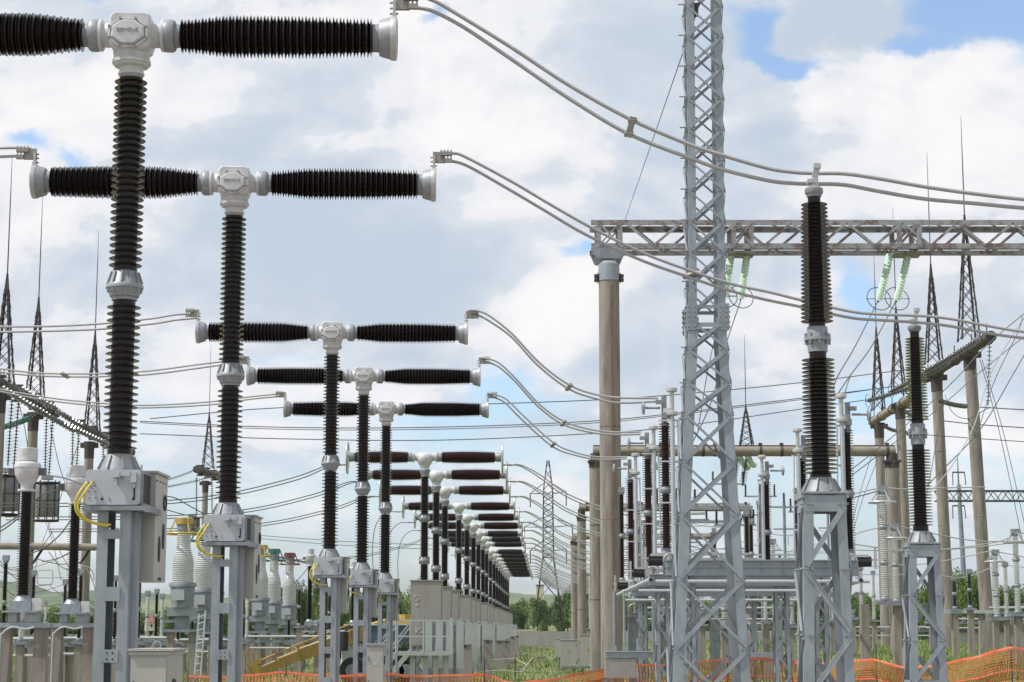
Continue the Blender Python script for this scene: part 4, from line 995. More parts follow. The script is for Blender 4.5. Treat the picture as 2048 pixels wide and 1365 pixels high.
# taller grey steel cabinet behind
D = 52.0; a, b = P(1256, 1237, D), P(1278, 1300, D)
t = thing('steel_post', 'wide grey steel post between the thick pole and the lattice stands', 'post', ((a.x + b.x) / 2, D, 0)); m = MB(); m.box(((a.x + b.x) / 2, D, a.z / 2), (b.x - a.x, .4, a.z)); m.build('shaft', 'galv2', t); m = MB(); m.box(((a.x + b.x) / 2, D, a.z + .03), (b.x - a.x + .2, .5, .05)); m.box(((a.x + b.x) / 2 - .1, D - .05, a.z + .3), (.12, .12, .5)); m.ring(((a.x + b.x) / 2, D - .2, a.z + .25), (0, 1, 0), .12, .03, 14, 5); m.build('mechanism', 'fitting', t)
D = 60.0; a, b = P(1423, 1242, D), P(1440, 1300, D)
t = thing('steel_post', 'wide dark grey steel post seen through the mast', 'post', ((a.x + b.x) / 2, D, 0)); m = MB(); m.box(((a.x + b.x) / 2, D, a.z / 2), (b.x - a.x, .3, a.z)); m.build('shaft', 'galv2', t); m = MB(); m.box(((a.x + b.x) / 2, D, a.z + .03), (.8, .5, .06)); m.build('top_plate', 'galv', t)
t = thing('drive_box', 'brownish grey box under a beam just right of the mast at the bottom', 'box', P(1538, 1320, 50), None); D = 50; a, b = P(1524, 1320, D), P(1560, 1362, D); m = MB(); m.box(((a.x + b.x) / 2, D, (a.z + b.z) / 2), (b.x - a.x, .4, a.z - b.z)); m.build('body', 'cabgrey', t)
c = P(1482, 1306, D); m = MB(); m.box(((c.x + b.x) / 2, D, (c.z + a.z) / 2), (b.x - c.x, .42, c.z - a.z)); m.build('beam', 'galv', t)
# ---------------------------------------------------------------- lightning spires on leaning-row poles


def spire(x0, ybase, ytip, ylat, D, hb, lab, tilt=0):
    b = P(x0, ybase, D); l_ = P(x0, ylat, D); tt = P(x0, ytip, D)
    t = thing('lightning_spire', lab, 'spire', b, 'rusty lattice lightning spires')
    top = V((b.x + tilt, D, l_.z)); n = 7
    Hh = l_.z - b.z; zs_ = [b.z + Hh * .86 * (1 - (1 - k / n) ** 1.25) for k in range(n + 1)]
    lattice(t, b, top, hb, .035, .085, .035, zs_, x=True, legm='rust', brm='rust')
    m = MB(); m.lathe([(.10, 0), (.045, Hh * .15)], b.lerp(top, .85), (top - b), 8); m.build('cap', 'rust', t)
    m = MB(); e = V((top.x + tilt * .8, D, tt.z)); m.lathe([(.032, 0), (.028, (tt.z - l_.z) * .5), (.01, tt.z - l_.z)], top, e - top, 8); m.build('rod', 'rust', t)


def big_pole(x, y, D, r, lab, z0=0, lean=0., xb=None):
    c = P(x, y, D); bx = c.x if xb is None else P(xb, 1250, D).x
    t = thing('concrete_pole', lab, 'pole', (bx, D, z0), 'round concrete poles with dark heads')
    top = V((c.x, D, c.z)); bot = V((bx, D, z0)); m = MB(); m.lathe([(r * 1.12, 0), (r, (top - bot).length)], bot, top - bot, 26); m.build('shaft', 'concrete', t)
    m = MB(); m.lathe([(r + .02, -.9), (r + .03, -.35), (r * 1.35, 0.0), (r * 1.35, .12)], top, seg=20); m.box(top + V((r * 1.5, 0, -.1)), (.25, .3, .3)); m.box(top - V((r * 1.5, 0, .1)), (.25, .3, .3)); m.build('head', 'rust', t)
    m = MB()
    for q in (.45, .72): m.lathe([(r * 1.1, 0), (r * 1.1, .04)], bot.lerp(top, q), (top - bot), 24)
    m.build('joint_band', 'fitting', t)


# right row
RP = [(1939, 706, 96, 1976, 'rightmost concrete pole of the right row'), (1873, 752, 106, 1898, 'second concrete pole from the right edge of the right row'), (1800, 810, 118, 1817, 'third concrete pole of the right row, partly behind the farther post insulator'), (1758, 850, 127, 1771, 'smallest concrete pole of the right row, left end of the leaning pipe')]
for x, y, D, xb, lab in RP: big_pole(x, y, D, .30, lab, .85 if D < 120 else .8, xb=xb)
for (x, yb_, yt_, yl_, D, h, lab) in ((1938, 682, 232, 430, 96, .50, 'rightmost rusty spire, with the tallest rod at the upper right'), (1868, 728, 306, 528, 106, .46, 'second rusty spire from the right'), (1797, 790, 415, 615, 118, .44, 'third rusty spire from the right, behind the green glass strings'), (1757, 822, 500, 655, 127, .42, 'leftmost rusty spire of the right row')):
    spire(x, yb_, yt_, yl_, D, h, lab)
for i, (p0, p1) in enumerate(((P(1744, 845, 130), P(1832, 790, 112)), (P(1850, 758, 109), P(1982, 673, 89)))):
    t = thing('pipe_beam', ['short ochre pipe beam on the left poles of the right row', 'long pipe beam with an open end towards the upper right'][i], 'beam', (p0 + p1) / 2, 'slanting concrete pipe beams'); m = MB(); m.cyl(p0, p1, .27, seg=24); m.build('pipe', 'pipedark' if i else 'pipe', t)
    m = MB(); ax = (p1 - p0).normalized(); m.cyl(p1 + ax * .003, p1 + ax * .01, .23, seg=20); m.build('open_end', 'dark', t)
    m = MB()
    for q in (.06, .25, .5, .75, .95): m.lathe([(.32, 0), (.32, .12)], p0.lerp(p1, q), ax, 20); m.cyl(p0.lerp(p1, q), p0.lerp(p1, q) + V((0, 0, .75)), .03)
    m.build('hangers', 'rust', t)
for i, (a, b, m_, r) in enumerate((((1958, 678, 85.5), (1852, 742, 89), 'greydisc', .17), ((1900, 722, 88), (1845, 752, 90), 'greydisc', .17), ((1838, 752, 96), (1782, 782, 98), 'greydisc', .15), ((1838, 768, 97), (1736, 802, 100), 'greydisc', .15),
                                   ((1979, 690, 89), (1976, 805, 89), 'greydisc', .15), ((1880, 802, 98), (1932, 813, 94), 'greydisc', .15), ((1768, 852, 118), (1792, 862, 116), 'greydisc', .14), ((1810, 822, 112), (1826, 832, 110), 'greydisc', .13), ((1812, 865, 112), (1824, 870, 110), 'greydisc', .13))):
    labs = ['upper shiny grey string lying along the long slanting pipe', 'lower shiny grey string below the long slanting pipe', 'upper grey string left of the farther post insulator', 'longest grey string reaching left from the farther post insulator', 'vertical grey string hanging at the far right below the open pipe', 'short grey string between the two rightmost poles', 'tiny grey string below the small left pole of the right row', 'tiny grey string behind the farther post insulator, upper', 'tiny grey string behind the farther post insulator, lower']
    ins_string(P(*a), P(*b), m_, r * .85, .19, labs[i], 'grey disc strings of the right row', .05, (1, .2, .1) if i in (2, 3) else 0, 10, ringr=.35)
# left row
LP = [(0, 790, 90, 'concrete pole at the left edge of the picture'), (67, 830, 104, 'concrete pole behind the white current transformer head'), (179, 888, 115, 'ochre stained pole left of the nearest breaker column'), (411, 965, 165, 'small pole just left of the second breaker column')]
for x, y, D, lab in LP: big_pole(x, y, D, .27 if D < 160 else .25, lab, 0)
for (x, yb_, yt_, yl_, D, h, lab) in ((6, 768, 310, 548, 90, .46, 'rusty spire at the left edge'), (70, 798, 388, 595, 104, .46, 'rusty spire above the leftmost slanting pipe'), (184, 862, 462, 662, 115, .44, 'rusty spire between the left edge and the nearest column'), (416, 938, 690, 825, 165, .50, 'thin rusty spire just left of the second column')):
    spire(x, yb_, yt_, yl_, D, h, lab)
for i, (p0, p1) in enumerate(((P(-60, 738, 84), P(112, 826, 106)), (P(150, 848, 111), P(262, 905, 125)), (P(393, 939, 150), P(460, 962, 162)))):
    t = thing('pipe_beam', ['dark slanting pipe beam at the left edge', 'slanting pipe beam passing behind the nearest column', 'short pipe beam with a round end left of the second column'][i], 'beam', (p0 + p1) / 2, 'slanting concrete pipe beams'); m = MB(); m.cyl(p0, p1, .30, seg=24); m.build('pipe', 'pipedark', t)
    m = MB(); ax = (p1 - p0).normalized()
    for q in (.1, .3, .5, .7, .9): m.lathe([(.33, 0), (.33, .14)], p0.lerp(p1, q), ax, 20); m.box(p0.lerp(p1, q) + V((0, 0, .38)), (.5, .2, .12)); m.box(p0.lerp(p1, q) - V((0, 0, .38)), (.5, .2, .12))
    m.build('hangers', 'rust', t)
SL = [((24, 800, 93), (16, 925, 93), 'darkdisc', 'dark string left of the first pair over the line traps'), ((37, 805, 93), (28, 930, 93), 'darkdisc', 'dark string right of the first pair over the line traps'),
      ((93, 838, 102), (90, 945, 102), 'darkdisc', 'dark string left of the second pair over the line traps'), ((105, 842, 102), (98, 948, 102), 'darkdisc', 'dark string right of the second pair over the line traps'),
      ((146, 855, 108), (144, 950, 108), 'tealglass', 'teal string left of the nearest ochre pole'), ((158, 858, 108), (152, 950, 108), 'tealglass', 'teal string touching the nearest ochre pole'),
      ((207, 880, 118), (206, 925, 118), 'tealglass', 'small teal string left of the nearest column'), ((217, 882, 118), (215, 925, 118), 'tealglass', 'small teal string beside the nearest column'),
      ((393, 955, 150), (393, 1028, 150), 'darkdisc', 'dark string left of the small far pole'), ((424, 958, 150), (424, 1020, 150), 'darkdisc', 'dark string right of the small far pole'),
      ((2, 775, 84), (150, 862, 89), 'greydisc', 'long grey string slanting along the left pipe'), ((40, 775, 86), (110, 815, 88), 'greydisc', 'upper grey string slanting along the left pipe'), ((112, 820, 90), (165, 852, 92), 'greydisc', 'grey string in the gap between two slanting pipes'), ((140, 852, 96), (216, 888, 99), 'greydisc', 'grey string just before the nearest column'),
      ((0, 856, 95), (56, 838, 100), 'tealglass', 'teal string at the left edge'), ((60, 832, 100), (92, 812, 100), 'tealglass', 'teal string behind the left pole'), ((335, 960, 150), (388, 941, 150), 'tealglass', 'upper teal string reaching the round pipe end'), ((335, 974, 150), (420, 955, 150), 'tealglass', 'lower teal string behind the small far pole')]
for a, b, m_, lab in SL: ins_string(P(*a), P(*b), m_, .155 if 'grey' not in m_ else .15, .155 if 'grey' not in m_ else .24, lab, 'disc strings of the left row', .04)
# line traps
for i, (x0, x1, y0, y1, D) in enumerate(((-22, 37, 948, 1030, 93), (70, 116, 962, 1042, 102), (372, 398, 1036, 1062, 140))):
    a, b = P(x0, y0, D), P(x1, y1, D); c = (a + b) / 2; r = (b.x - a.x) / 2
    t = thing('line_trap', ['big grey line trap cut by the left edge', 'big grey line trap between the two white transformer heads', 'small grey line trap behind the yellow topped bushing'][i], 'line trap', (c.x, D, b.z), 'hanging grey line traps')
    m = MB(); hh = a.z - b.z; m.lathe([(r * .96, hh * .10), (r, hh * .12), (r, hh * .86), (r * .96, hh * .88)], (c.x, D, b.z), seg=28); m.build('coil', 'trap', t)
    m = MB()
    for z in (0, hh * .94): m.ring((c.x, D, b.z + z), (0, 0, 1), r, .05, 24, 5); m.bar((c.x - r, D, b.z + z), (c.x + r, D, b.z + z), .1, .06); m.bar((c.x, D - r, b.z + z), (c.x, D + r, b.z + z), .1, .06)
    for k in range(10):
        q = k * math.pi / 5; m.cyl((c.x + math.cos(q) * (r + .02), D + math.sin(q) * (r + .02), b.z), (c.x + math.cos(q) * (r + .02), D + math.sin(q) * (r + .02), a.z), .03, seg=6)
    m.ring((c.x, D, b.z + hh * .5), (0, 0, 1), r + .02, .02, 24, 5)
    m.build('cage', 'dark', t); m = MB(); m.box((c.x, D, a.z + .16), (.55, .45, .22)); m.build('tuning_box', 'flange', t)

# ---------------------------------------------------------------- current transformers on twin concrete posts (left foreground)


def concrete_post(m, x, y, z0, zt, w0, w1, d0=.3):
    a = [(x - w0 / 2, y - d0 / 2, z0), (x + w0 / 2, y - d0 / 2, z0), (x + w0 / 2, y + d0 / 2, z0), (x - w0 / 2, y + d0 / 2, z0)]
    b = [(x - w1 / 2, y - d0 / 2 * .8, zt), (x + w1 / 2, y - d0 / 2 * .8, zt), (x + w1 / 2, y + d0 / 2 * .8, zt), (x - w1 / 2, y + d0 / 2 * .8, zt)]
    m.add(a + b, [(3, 2, 1, 0), (4, 5, 6, 7), (0, 1, 5, 4), (1, 2, 6, 5), (2, 3, 7, 6), (3, 0, 4, 7)])


def current_transformer(xh, yh0, D, lab, sc_=1., posts=True, yb=1190):
    """xh column axis at the head, yh0 top of the cylinder head, yb foot of the insulator"""
    a = P(xh, yh0, D); X = a.x; zt = a.z; zb = P(xh, yb, D).z; k = sc_
    t = thing('current_transformer', lab, 'transformer', (X, D, 0), 'current transformers with white heads')
    m = MB(); m.lathe([(.19 * k, 0), (.20 * k, .01), (.20 * k, .27 * k), (.17 * k, .28 * k)], (X, D, zt), (0, 0, -1), 26); hd = m.build('expansion_vessel', 'whiteporc' if False else 'housing', t)
    m = MB(); m.lathe([(.19 * k, .28 * k), (.27 * k, .33 * k), (.285 * k, .38 * k), (.285 * k, .42 * k), (.275 * k, .43 * k), (.27 * k, .55 * k), (.20 * k, .68 * k), (.13 * k, .78 * k), (.12 * k, .86 * k), (.19 * k, .87 * k), (.19 * k, .91 * k), (.15 * k, .93 * k)], (X, D, zt), (0, 0, -1), 28); m.build('head', 'housing', t)
    m = MB(); m.box((X + .32 * k, D, zt - .50 * k), (.12, .2, .14)); m.box((X - .32 * k, D, zt - .50 * k), (.12, .2, .14)); m.build('terminal', 'wire', t)
    z1 = zt - .93 * k; zb2 = zb + .17 * k
    m = MB(); m.lathe(sheds(z1 - zb, .105 * k, .165 * k, .052), (X, D, zb), seg=22); m.build('insulator', 'porcelain', t)
    m = MB(); m.lathe([(.20 * k, 0), (.12 * k, .13 * k)], (X, D, zb - .13 * k), seg=16); m.box((X, D, zb - .23 * k), (.46 * k, .4 * k, .20 * k)); m.build('base_tank', 'galv', t)
    m = MB(); m.box((X + .34 * k, D - .1, zb - .20 * k), (.2 * k, .16, .26 * k)); m.build('terminal_box', 'housing', t)
    m = MB(); m.box((X + .02, D, zb - .35 * k), (.75 * k, .5 * k, .04)); m.box((X - .16, D, zb - .47 * k), (.18 * k, .3, .2 * k)); m.box((X + .24, D, zb - .47 * k), (.24 * k, .3, .2 * k)); m.box((X + .08, D, zb - .63 * k), (1.08 * k, .36, .10 * k)); m.build('bracket', 'galv', t)
    if posts:
        zz = zb - .69 * k
        for dx in (-.33, .42):
            m = MB(); concrete_post(m, X + dx * k, D, 0, zz, .32, .25); m.build('concrete_post', 'concrete', t)
        m = MB(); q = X - .38 * k; m.tube(spline([(q, D - .2, 0), (q, D - .2, zz - .35), (q + .05, D - .2, zz - .1), (q + .25, D - .22, zz + .02), (q + .5, D - .22, zz - .02), (q + .7, D - .2, zz + .02)], 5), .022); m.build('conduit', 'box', t)
    return t


current_transformer(57, 897, 40, 'white headed current transformer nearest the left edge', yb=1190)
current_transformer(154, 932, 45, 'white headed current transformer left of the nearest breaker cabinet', yb=1197)
current_transformer(621, 1098, 100, 'small white headed current transformer left of the third breaker', yb=1238)
current_transformer(707, 1124, 110, 'tiny white headed current transformer between the third and fourth breakers', posts=True, yb=1240)

# ---------------------------------------------------------------- colour coded bushings


def bushing(x, yt, y1, yb, D, colm, lab, r0, r1, box=True):
    X = P(x, yt, D).x; Z = lambda y: P(x, y, D).z; zt, zr, zb = Z(yt), Z(y1), Z(yb)
    t = thing('voltage_transformer', lab, 'transformer', (X, D, 0), 'white ribbed transformers with coloured tops')
    m = MB(); m.lathe([(r0 * .95, 0), (r0 * 1.1, -.02), (r0 * 1.1, -(zt - zr) * .42), (r0 * .9, -(zt - zr) * .44)], (X, D, zt), seg=20); m.ring((X, D, zr), (0, 0, 1), r0 * 2.1, .045, 28, 6)
    for k in range(4):
        q = k * math.pi / 2 + .5; m.bar((X + math.cos(q) * r0 * 1.05, D + math.sin(q) * r0 * 1.05, zt), (X + math.cos(q) * r0 * 2.0, D + math.sin(q) * r0 * 2.0, zr), .05, .02)
    m.build('coloured_head', colm, t)
    m = MB(); m.lathe([(r0 * .9, 0), (r0 * .95, (zt - zr) * .56)], (X, D, zr), seg=16)
    for k in range(6):
        q = k * math.pi / 3; m.cyl((X + math.cos(q) * r0 * .9, D + math.sin(q) * r0 * .9, zr + .1), (X + math.cos(q) * r0 * 1.15, D + math.sin(q) * r0 * 1.15, zr + .1), .03)
    m.build('neck', 'flange', t)
    f = lambda q: r1 * .85 + (r0 * .85 - r1 * .85) * sstep(.42, .78, q)
    m = MB(); m.lathe(sheds(zr - zb, f, lambda q: f(q) * 1.11, .072), (X, D, zb), seg=22); m.build('insulator', 'whiteporc', t)
    m = MB(); m.lathe([(r1 * 1.1, 0), (r1 * 1.15, -.05), (r1 * 1.15, -.14), (r1, -.15), (r1 * .95, -.75), (r1 * .95, -.85)], (X, D, zb), seg=20)
    m.build('base_tank', 'galv2', t)
    m = MB(); m.box((X - r1 * .15, D - r1 * 1.15, zb - .42), (r1 * 1.0, .12, .36)); m.build('terminal_box', 'box', t)
    m = MB(); m.box((X, D, zb - 1.0), (r1 * 2.3, .5, .28)); m.build('bracket', 'galv', t)
    zz = zb - 1.14 - .45
    m = MB(); m.box((X, D + .1, zb - 1.14 - .22), (r1 * 1.1, .3, .45)); m.box((X, D, zz - .05), (r1 * 3.0, .4, .10)); m.build('pedestal', 'galv2', t)
    for dx in (-1, 1):
        m = MB(); concrete_post(m, X + dx * r1 * .9, D, 0, zz - .1, .28, .24); m.build('concrete_post', 'concrete', t)


bushing(369, 1036, 1068, 1166, 66, 'yellow', 'large white ribbed transformer with a yellow top, right of the nearest breaker cabinet', .27, .42)
bushing(410, 1056, 1082, 1178, 72, 'green', 'large white ribbed transformer with a green top, behind the second breaker box', .27, .42)
bushing(523, 1090, 1113, 1196, 92, 'yellow', 'smaller white ribbed transformer with a yellow top, right of the second breaker', .26, .42)
bushing(549, 1098, 1121, 1203, 98, 'green', 'smaller white ribbed transformer with a green top, middle of three', .26, .42)
bushing(580, 1106, 1129, 1208, 104, 'red', 'smaller white ribbed transformer with a red top', .26, .42)
# ladder
D = 60; t = thing('ladder', 'silver ladder leaning against the green topped transformer', 'ladder', P(395, 1365, D)); a0, a1, b0, b1 = P(386, 1390, D), P(398, 1228, D + .8), P(398, 1390, D), P(411, 1222, D + .8)
for a, b in ((a0, a1), (b0, b1)):
    m = MB(); m.bar(a, b, .05, .03); m.build('rail', 'galv', t)
for k in range(12):
    q = .04 + k * .083; m = MB(); m.cyl(a0.lerp(a1, q), b0.lerp(b1, q), .016, seg=6); m.build('rung', 'galv', t)
m = MB(); p = a1.lerp(b1, .5) - V((0, 0, .22)); m.bar(a1, p, .03, .02); m.bar(b1, p, .03, .02); m.build('hook', 'box', t)
# ---------------------------------------------------------------- boundary wall and field cabinets
D = 212
t = thing('boundary_wall', 'long low grey concrete panel wall across the field', 'wall', (10, D, 0)); m = MB(); x0_, x1_ = P(930, 1270, D).x, P(1665, 1270, D).x
zt_ = P(1100, 1262, D).z; n = int((x1_ - x0_) / 3.0)
for k in range(n): m.box((x0_ + 3 * (k + .5), D, zt_ / 2 - .05), (2.97, .16, zt_ + (.03 if k % 3 else -.02)))
m.build('panel', 'concrete2', t)
for i, (x0, x1, y0, y1, D, lab) in enumerate(((1121, 1155, 1281, 1335, 92, 'pale green field cabinet, left one of the pair on the grass'), (1158, 1196, 1271, 1335, 92, 'pale green field cabinet, right and taller one of the pair'), (1110, 1122, 1278, 1316, 100, 'small grey cabinet half hidden behind the left field cabinet'), (1198, 1206, 1284, 1330, 90, 'narrow pale cabinet beside the thick pole'))):
    a, b = P(x0, y0, D), P(x1, y1, D); cx = (a.x + b.x) / 2; w_ = b.x - a.x; t = thing('field_cabinet', lab, 'cabinet', (cx, D, 0), 'cabinets on the grass')
    m = MB(); m.box((cx, D, (a.z + b.z) / 2), (w_, .5, a.z - b.z)); m.build('body', 'cabinet', t); m = MB(); m.box((cx, D, a.z + .02), (w_ + .05, .56, .04)); m.build('roof', 'cabinet', t)
    m = MB(); m.box((cx, D - .258, (a.z + b.z) / 2), (w_ - .08, .015, a.z - b.z - .1)); dr = m.build('door', 'cabinet', t)
    if i < 2:
        m = MB(); c = V((cx, D - .27, (a.z + b.z) / 2 + .1)); m.add([c + V((-.09, 0, -.07)), c + V((.09, 0, -.07)), c + V((0, 0, .09))], [(0, 1, 2)]); m.build('warning_sign', 'yellow', dr)
    m = MB()
    for k in (-1, 1): m.cyl((cx + w_ * .42, D - .28, (a.z + b.z) / 2 + k * .4), (cx + w_ * .42, D - .25, (a.z + b.z) / 2 + k * .4), .025)
    m.build('hinge', 'dark', dr)
    for k in (-1, 1):
        m = MB(); m.box((cx + k * w_ * .3, D, b.z / 2), (.10, .3, b.z)); m.build('leg', 'concrete2', t)
    m = MB(); m.box((cx, D, b.z - .03), (w_ + .1, .5, .06)); m.build('plinth', 'galv2', t)
# ---------------------------------------------------------------- pylon


def pylon(x, ytop, ybase, D, wpx, lab, arms, m_='rust', blue_=False):
    b = P(x, ybase, D); tt = P(x, ytop, D); k = m_px(D); t = thing('pylon', lab, 'pylon', b, None)
    H = tt.z - b.z; hw = wpx * k / 2; zs_ = [b.z, b.z + H * .16, b.z + H * .30, b.z + H * .42]
    w2 = hw * .37
    lattice(t, b, (b.x, D, b.z + H * .42), hw, w2, .10 + D * .0001, .055, zs_, x=True, legm=m_, brm=m_, rings=[b.z + H * .42])
    zz = [b.z + H * (.42 + .033 * q) for q in range(13)]
    lattice(t, (b.x, D, b.z + H * .42), (b.x, D, b.z + H * .82), w2, w2 * .85, .09, .045, zz, x=True, legm=m_, brm=m_, rings=[b.z + H * .6])
    zz = [b.z + H * (.82 + .06 * q) for q in range(4)]
    lattice(t, (b.x, D, b.z + H * .82), (b.x, D, b.z + H), w2 * .85, w2 * .2, .08, .04, zz, x=True, legm=m_, brm=m_)
    for (q, L_) in arms:
        for s in (-1, 1):
            m = MB(); z = b.z + H * q; e = V((b.x + s * L_ * .8, D + L_ * .55 * -s, z + .1))
            for dz, yy in ((0, -w2 * .8), (0, w2 * .8), (1.1, 0)): m.bar((b.x + s * w2 * .8, D + yy, z + dz), e, .06, .06)
            m.cyl(e, e - V((0, 0, 1.5)), .06); m.build('crossarm', m_, t)
    return t


pylon(1097, 921, 1258, 205, 60, 'dark lattice pylon standing on the field beyond the low wall', [(.80, 2.4), (.60, 3.2), (.46, 2.4)])
pylon(1345, 876, 1240, 420, 34, 'faint far pylon seen between the disconnector posts', [(.86, 4), (.66, 6), (.5, 4)], 'wire')
pylon(1624, 1040, 1200, 300, 24, 'faint far pylon seen through the nearest lattice stand', [(.8, 4), (.6, 4)], 'galv2')
# tubular far mast and red brown beam on the right
D = 190; a = P(1916, 930, D); t = thing('steel_mast', 'grey tapering tubular mast far behind the two rightmost poles', 'mast', (a.x, D, 0)); m = MB(); b = P(1930, 1140, D); m.lathe([(.32, 0), (.20, a.z - 2)], (b.x, D, 0), V((a.x - b.x, 0, a.z - 2)), 14); m.cyl((a.x, D, a.z - 2.2), (a.x - .05, D, a.z + 1), .1, .04); m.build('shaft', 'galv2', t)
m = MB()
for y in (945, 1012): p = P(1917, y, D); m.cyl(p - V((.6, 0, 0)), p + V((.6, 0, 0)), .08); m.cyl(p - V((.6, 0, 0)), p - V((.6, 0, 1.3)), .05); m.cyl(p + V((.6, 0, 0)), p + V((.7, 0, -1.3)), .05)
m.build('crossarm', 'wire', t)
D = 180; a, b = P(1872, 982, D), P(2110, 1002, D); t = thing('lattice_beam', 'dark red lattice beam in the distance at the right edge', 'beam', a)
for z in (a.z, b.z):
    for yy in (0, .8): m = MB(); m.bar((a.x, D + yy, z), (b.x, D + yy, z), .14, .1); m.build('chord', 'rust', t)
m = MB(); n = 16
for k in range(n):
    xa = a.x + (b.x - a.x) * k / n; xb = a.x + (b.x - a.x) * (k + 1) / n; m.bar((xa, D, a.z if k % 2 else b.z), (xb, D, b.z if k % 2 else a.z), .07, .05); m.bar((xa, D + .8, b.z if k % 2 else a.z), (xb, D + .8, a.z if k % 2 else b.z), .07, .05)
m.build('diagonals', 'rust', t)
D = 130; a = P(1493, 895, D); spire(1493, 897, 670, 812, D, .50, 'thin rusty spire between the mast and the nearest post insulator')
# left horizontal pipe
D = 70; a, b = P(-40, 1092, D), P(200, 1095, D); t = thing('pipe_beam', 'thin dark horizontal pipe beam crossing the left edge behind the transformers', 'beam', a); m = MB(); m.cyl(a, b, .13, seg=16); m.build('pipe', 'pipe', t)
m = MB()
for xx in (72, 90, 185): p = P(xx, 1094, D); m.tube(spline([p, p + V((-.1, 0, -.1)), p + V((-.35, 0, -.5)), p + V((-.45, 0, -.6))], 4), .05)
m.build('hangers', 'dark', t)

# ---------------------------------------------------------------- crane truck
D = 72
t = thing('crane_truck', 'yellow boomed crane truck with a navy body behind the breakers', 'truck', P(760, 1340, D)); t.location.z = 0
b0, b1, b2, b3 = P(508, 1347, D - 2), P(598, 1310, D - 1), P(700, 1274, D), P(905, 1238, D + 2)
m = MB(); m.bar(b0, b1, .26, .3); m.bar(b0.lerp(b1, .55), b1.lerp(b2, .1), .36, .34); m.bar(b1.lerp(b2, .0), b2, .44, .42); m.bar(b2, P(790, 1248, D + 1), .52, .46); m.build('boom', 'boom', t)
m = MB(); m.tube([b0 + V((0, -.2, .35)), b1 + V((0, -.2, .38)), b2 + V((0, -.2, .45))], .04); m.bar(b1 + V((0, -.2, 0)), b1 + V((0, -.2, .4)), .08, .05); m.bar(b0.lerp(b1, .5) + V((0, -.2, 0)), b0.lerp(b1, .5) + V((0, -.2, .4)), .08, .05); m.build('boom_rail', 'boom', t)
m = MB(); c, d_ = P(690, 1252, D), P(815, 1288, D); m.box(((c.x + d_.x) / 2, D + 1, (c.z + d_.z) / 2), (d_.x - c.x, 1.9, c.z - d_.z)); m.build('body', 'blue', t)
m = MB(); m.box(((c.x + d_.x) / 2, D + 1, c.z + .04), (d_.x - c.x + .1, 2.0, .05)); m.build('body_trim', 'housing', t)
m = MB(); p = P(812, 1262, D + 1); m.box(p, (1.1, 1.2, .85), 0, .15); p = P(820, 1240, D + 1); m.box(p, (.85, .8, .4), .3, .12); p = P(780, 1252, D + 1); m.bar(p, P(822, 1235, D + 1), .3, .3); m.build('turntable', 'yellow', t)
p = P(702, 1332, D); m = MB(); m.box(P(702, 1318, D + .8), (.9, 1.6, .9), 0, .2); m.build('cab', 'housing', t)
m = MB(); m.box(P(770, 1306, D + .9), (4.6, 1.7, .35)); m.build('chassis', 'dark', t)
for x_ in (705, 795, 812):
    p = P(x_, 1330, D); m = MB(); m.cyl((p.x, D - .05, .5), (p.x, D + .25, .5), .5, seg=24); wh = m.build('tyre', 'dark', t); m = MB(); m.cyl((p.x, D - .07, .5), (p.x, D - .04, .5), .26, seg=16); m.build('rim', 'galv2', wh)
m = MB(); p = P(688, 1283, D - .8); m.cyl(p + V((0, 0, .35)), p - V((0, 0, .35)), .16); m.build('hydraulic_tank', 'dark', t)
# yellow work cage left
D = 68; t = thing('work_cage', 'small rusty yellow frame cage behind the second breaker leg', 'cage', P(490, 1350, D)); m = MB()
a, b = P(476, 1306, D), P(514, 1352, D)
for x_ in (a.x, (a.x + b.x) / 2, b.x):
    for yy in (D, D + .8): m.bar((x_, yy, b.z - .6), (x_, yy, a.z), .035, .035)
for z in (a.z, (a.z + b.z) / 2, b.z):
    for yy in (D, D + .8): m.bar((a.x, yy, z), (b.x, yy, z), .035, .035)
    for x_ in (a.x, b.x): m.bar((x_, D, z), (x_, D + .8, z), .035, .035)
m.build('frame', 'boom', t); m = MB(); p = P(505, 1338, D + .4); m.add([p + V((-.25, 0, -.3)), p + V((.25, 0, -.3)), p + V((.25, .1, .3)), p + V((0, .1, .3))], [(0, 1, 2, 3), (3, 2, 1, 0)]); m.build('panel', 'yellow', t)
# blue drum and pale house far left etc.
D = 150; p = P(2, 1272, D); t = thing('water_tank', 'blue round tank at the left edge of the field', 'tank', (p.x, D, 0)); m = MB(); m.lathe([(.8, 0), (.8, p.z + .3), (.4, p.z + .6), (.1, p.z + .62)], (p.x, D, 0), seg=20); m.build('drum', 'blue', t)


def house(x, y0, y1, D, w_, lab, wm='wallp', rm='rooft', zb=None):
    a, b = P(x, y0, D), P(x, y1, D); zb = b.z if zb is None else zb; k = m_px(D); ww = w_ * k; he = a.z - (a.z - b.z) * .45
    t = thing('house', lab, 'house', (a.x, D, zb)); m = MB(); m.box((a.x, D + ww * .4, (zb + he) / 2), (ww * .86, ww * .7, he - zb)); m.build('wall', wm, t)
    m = MB(); h = ww / 2; y0_, y1_ = D - ww * .03, D + ww * .83
    m.add([(a.x - h, y0_, he), (a.x + h, y0_, he), (a.x + h, y1_, he), (a.x - h, y1_, he), (a.x - h * .35, (y0_ + y1_) / 2, a.z), (a.x + h * .35, (y0_ + y1_) / 2, a.z)], [(0, 1, 5, 4), (1, 2, 5), (2, 3, 4, 5), (3, 0, 4), (3, 2, 1, 0)]); m.build('roof', rm, t)
    for s in (-1, 1):
        m = MB(); m.box((a.x + s * ww * .2, D + ww * .045, (zb + he) / 2 + .1), (ww * .13, .06, (he - zb) * .35)); m.build('window', 'dark', t)


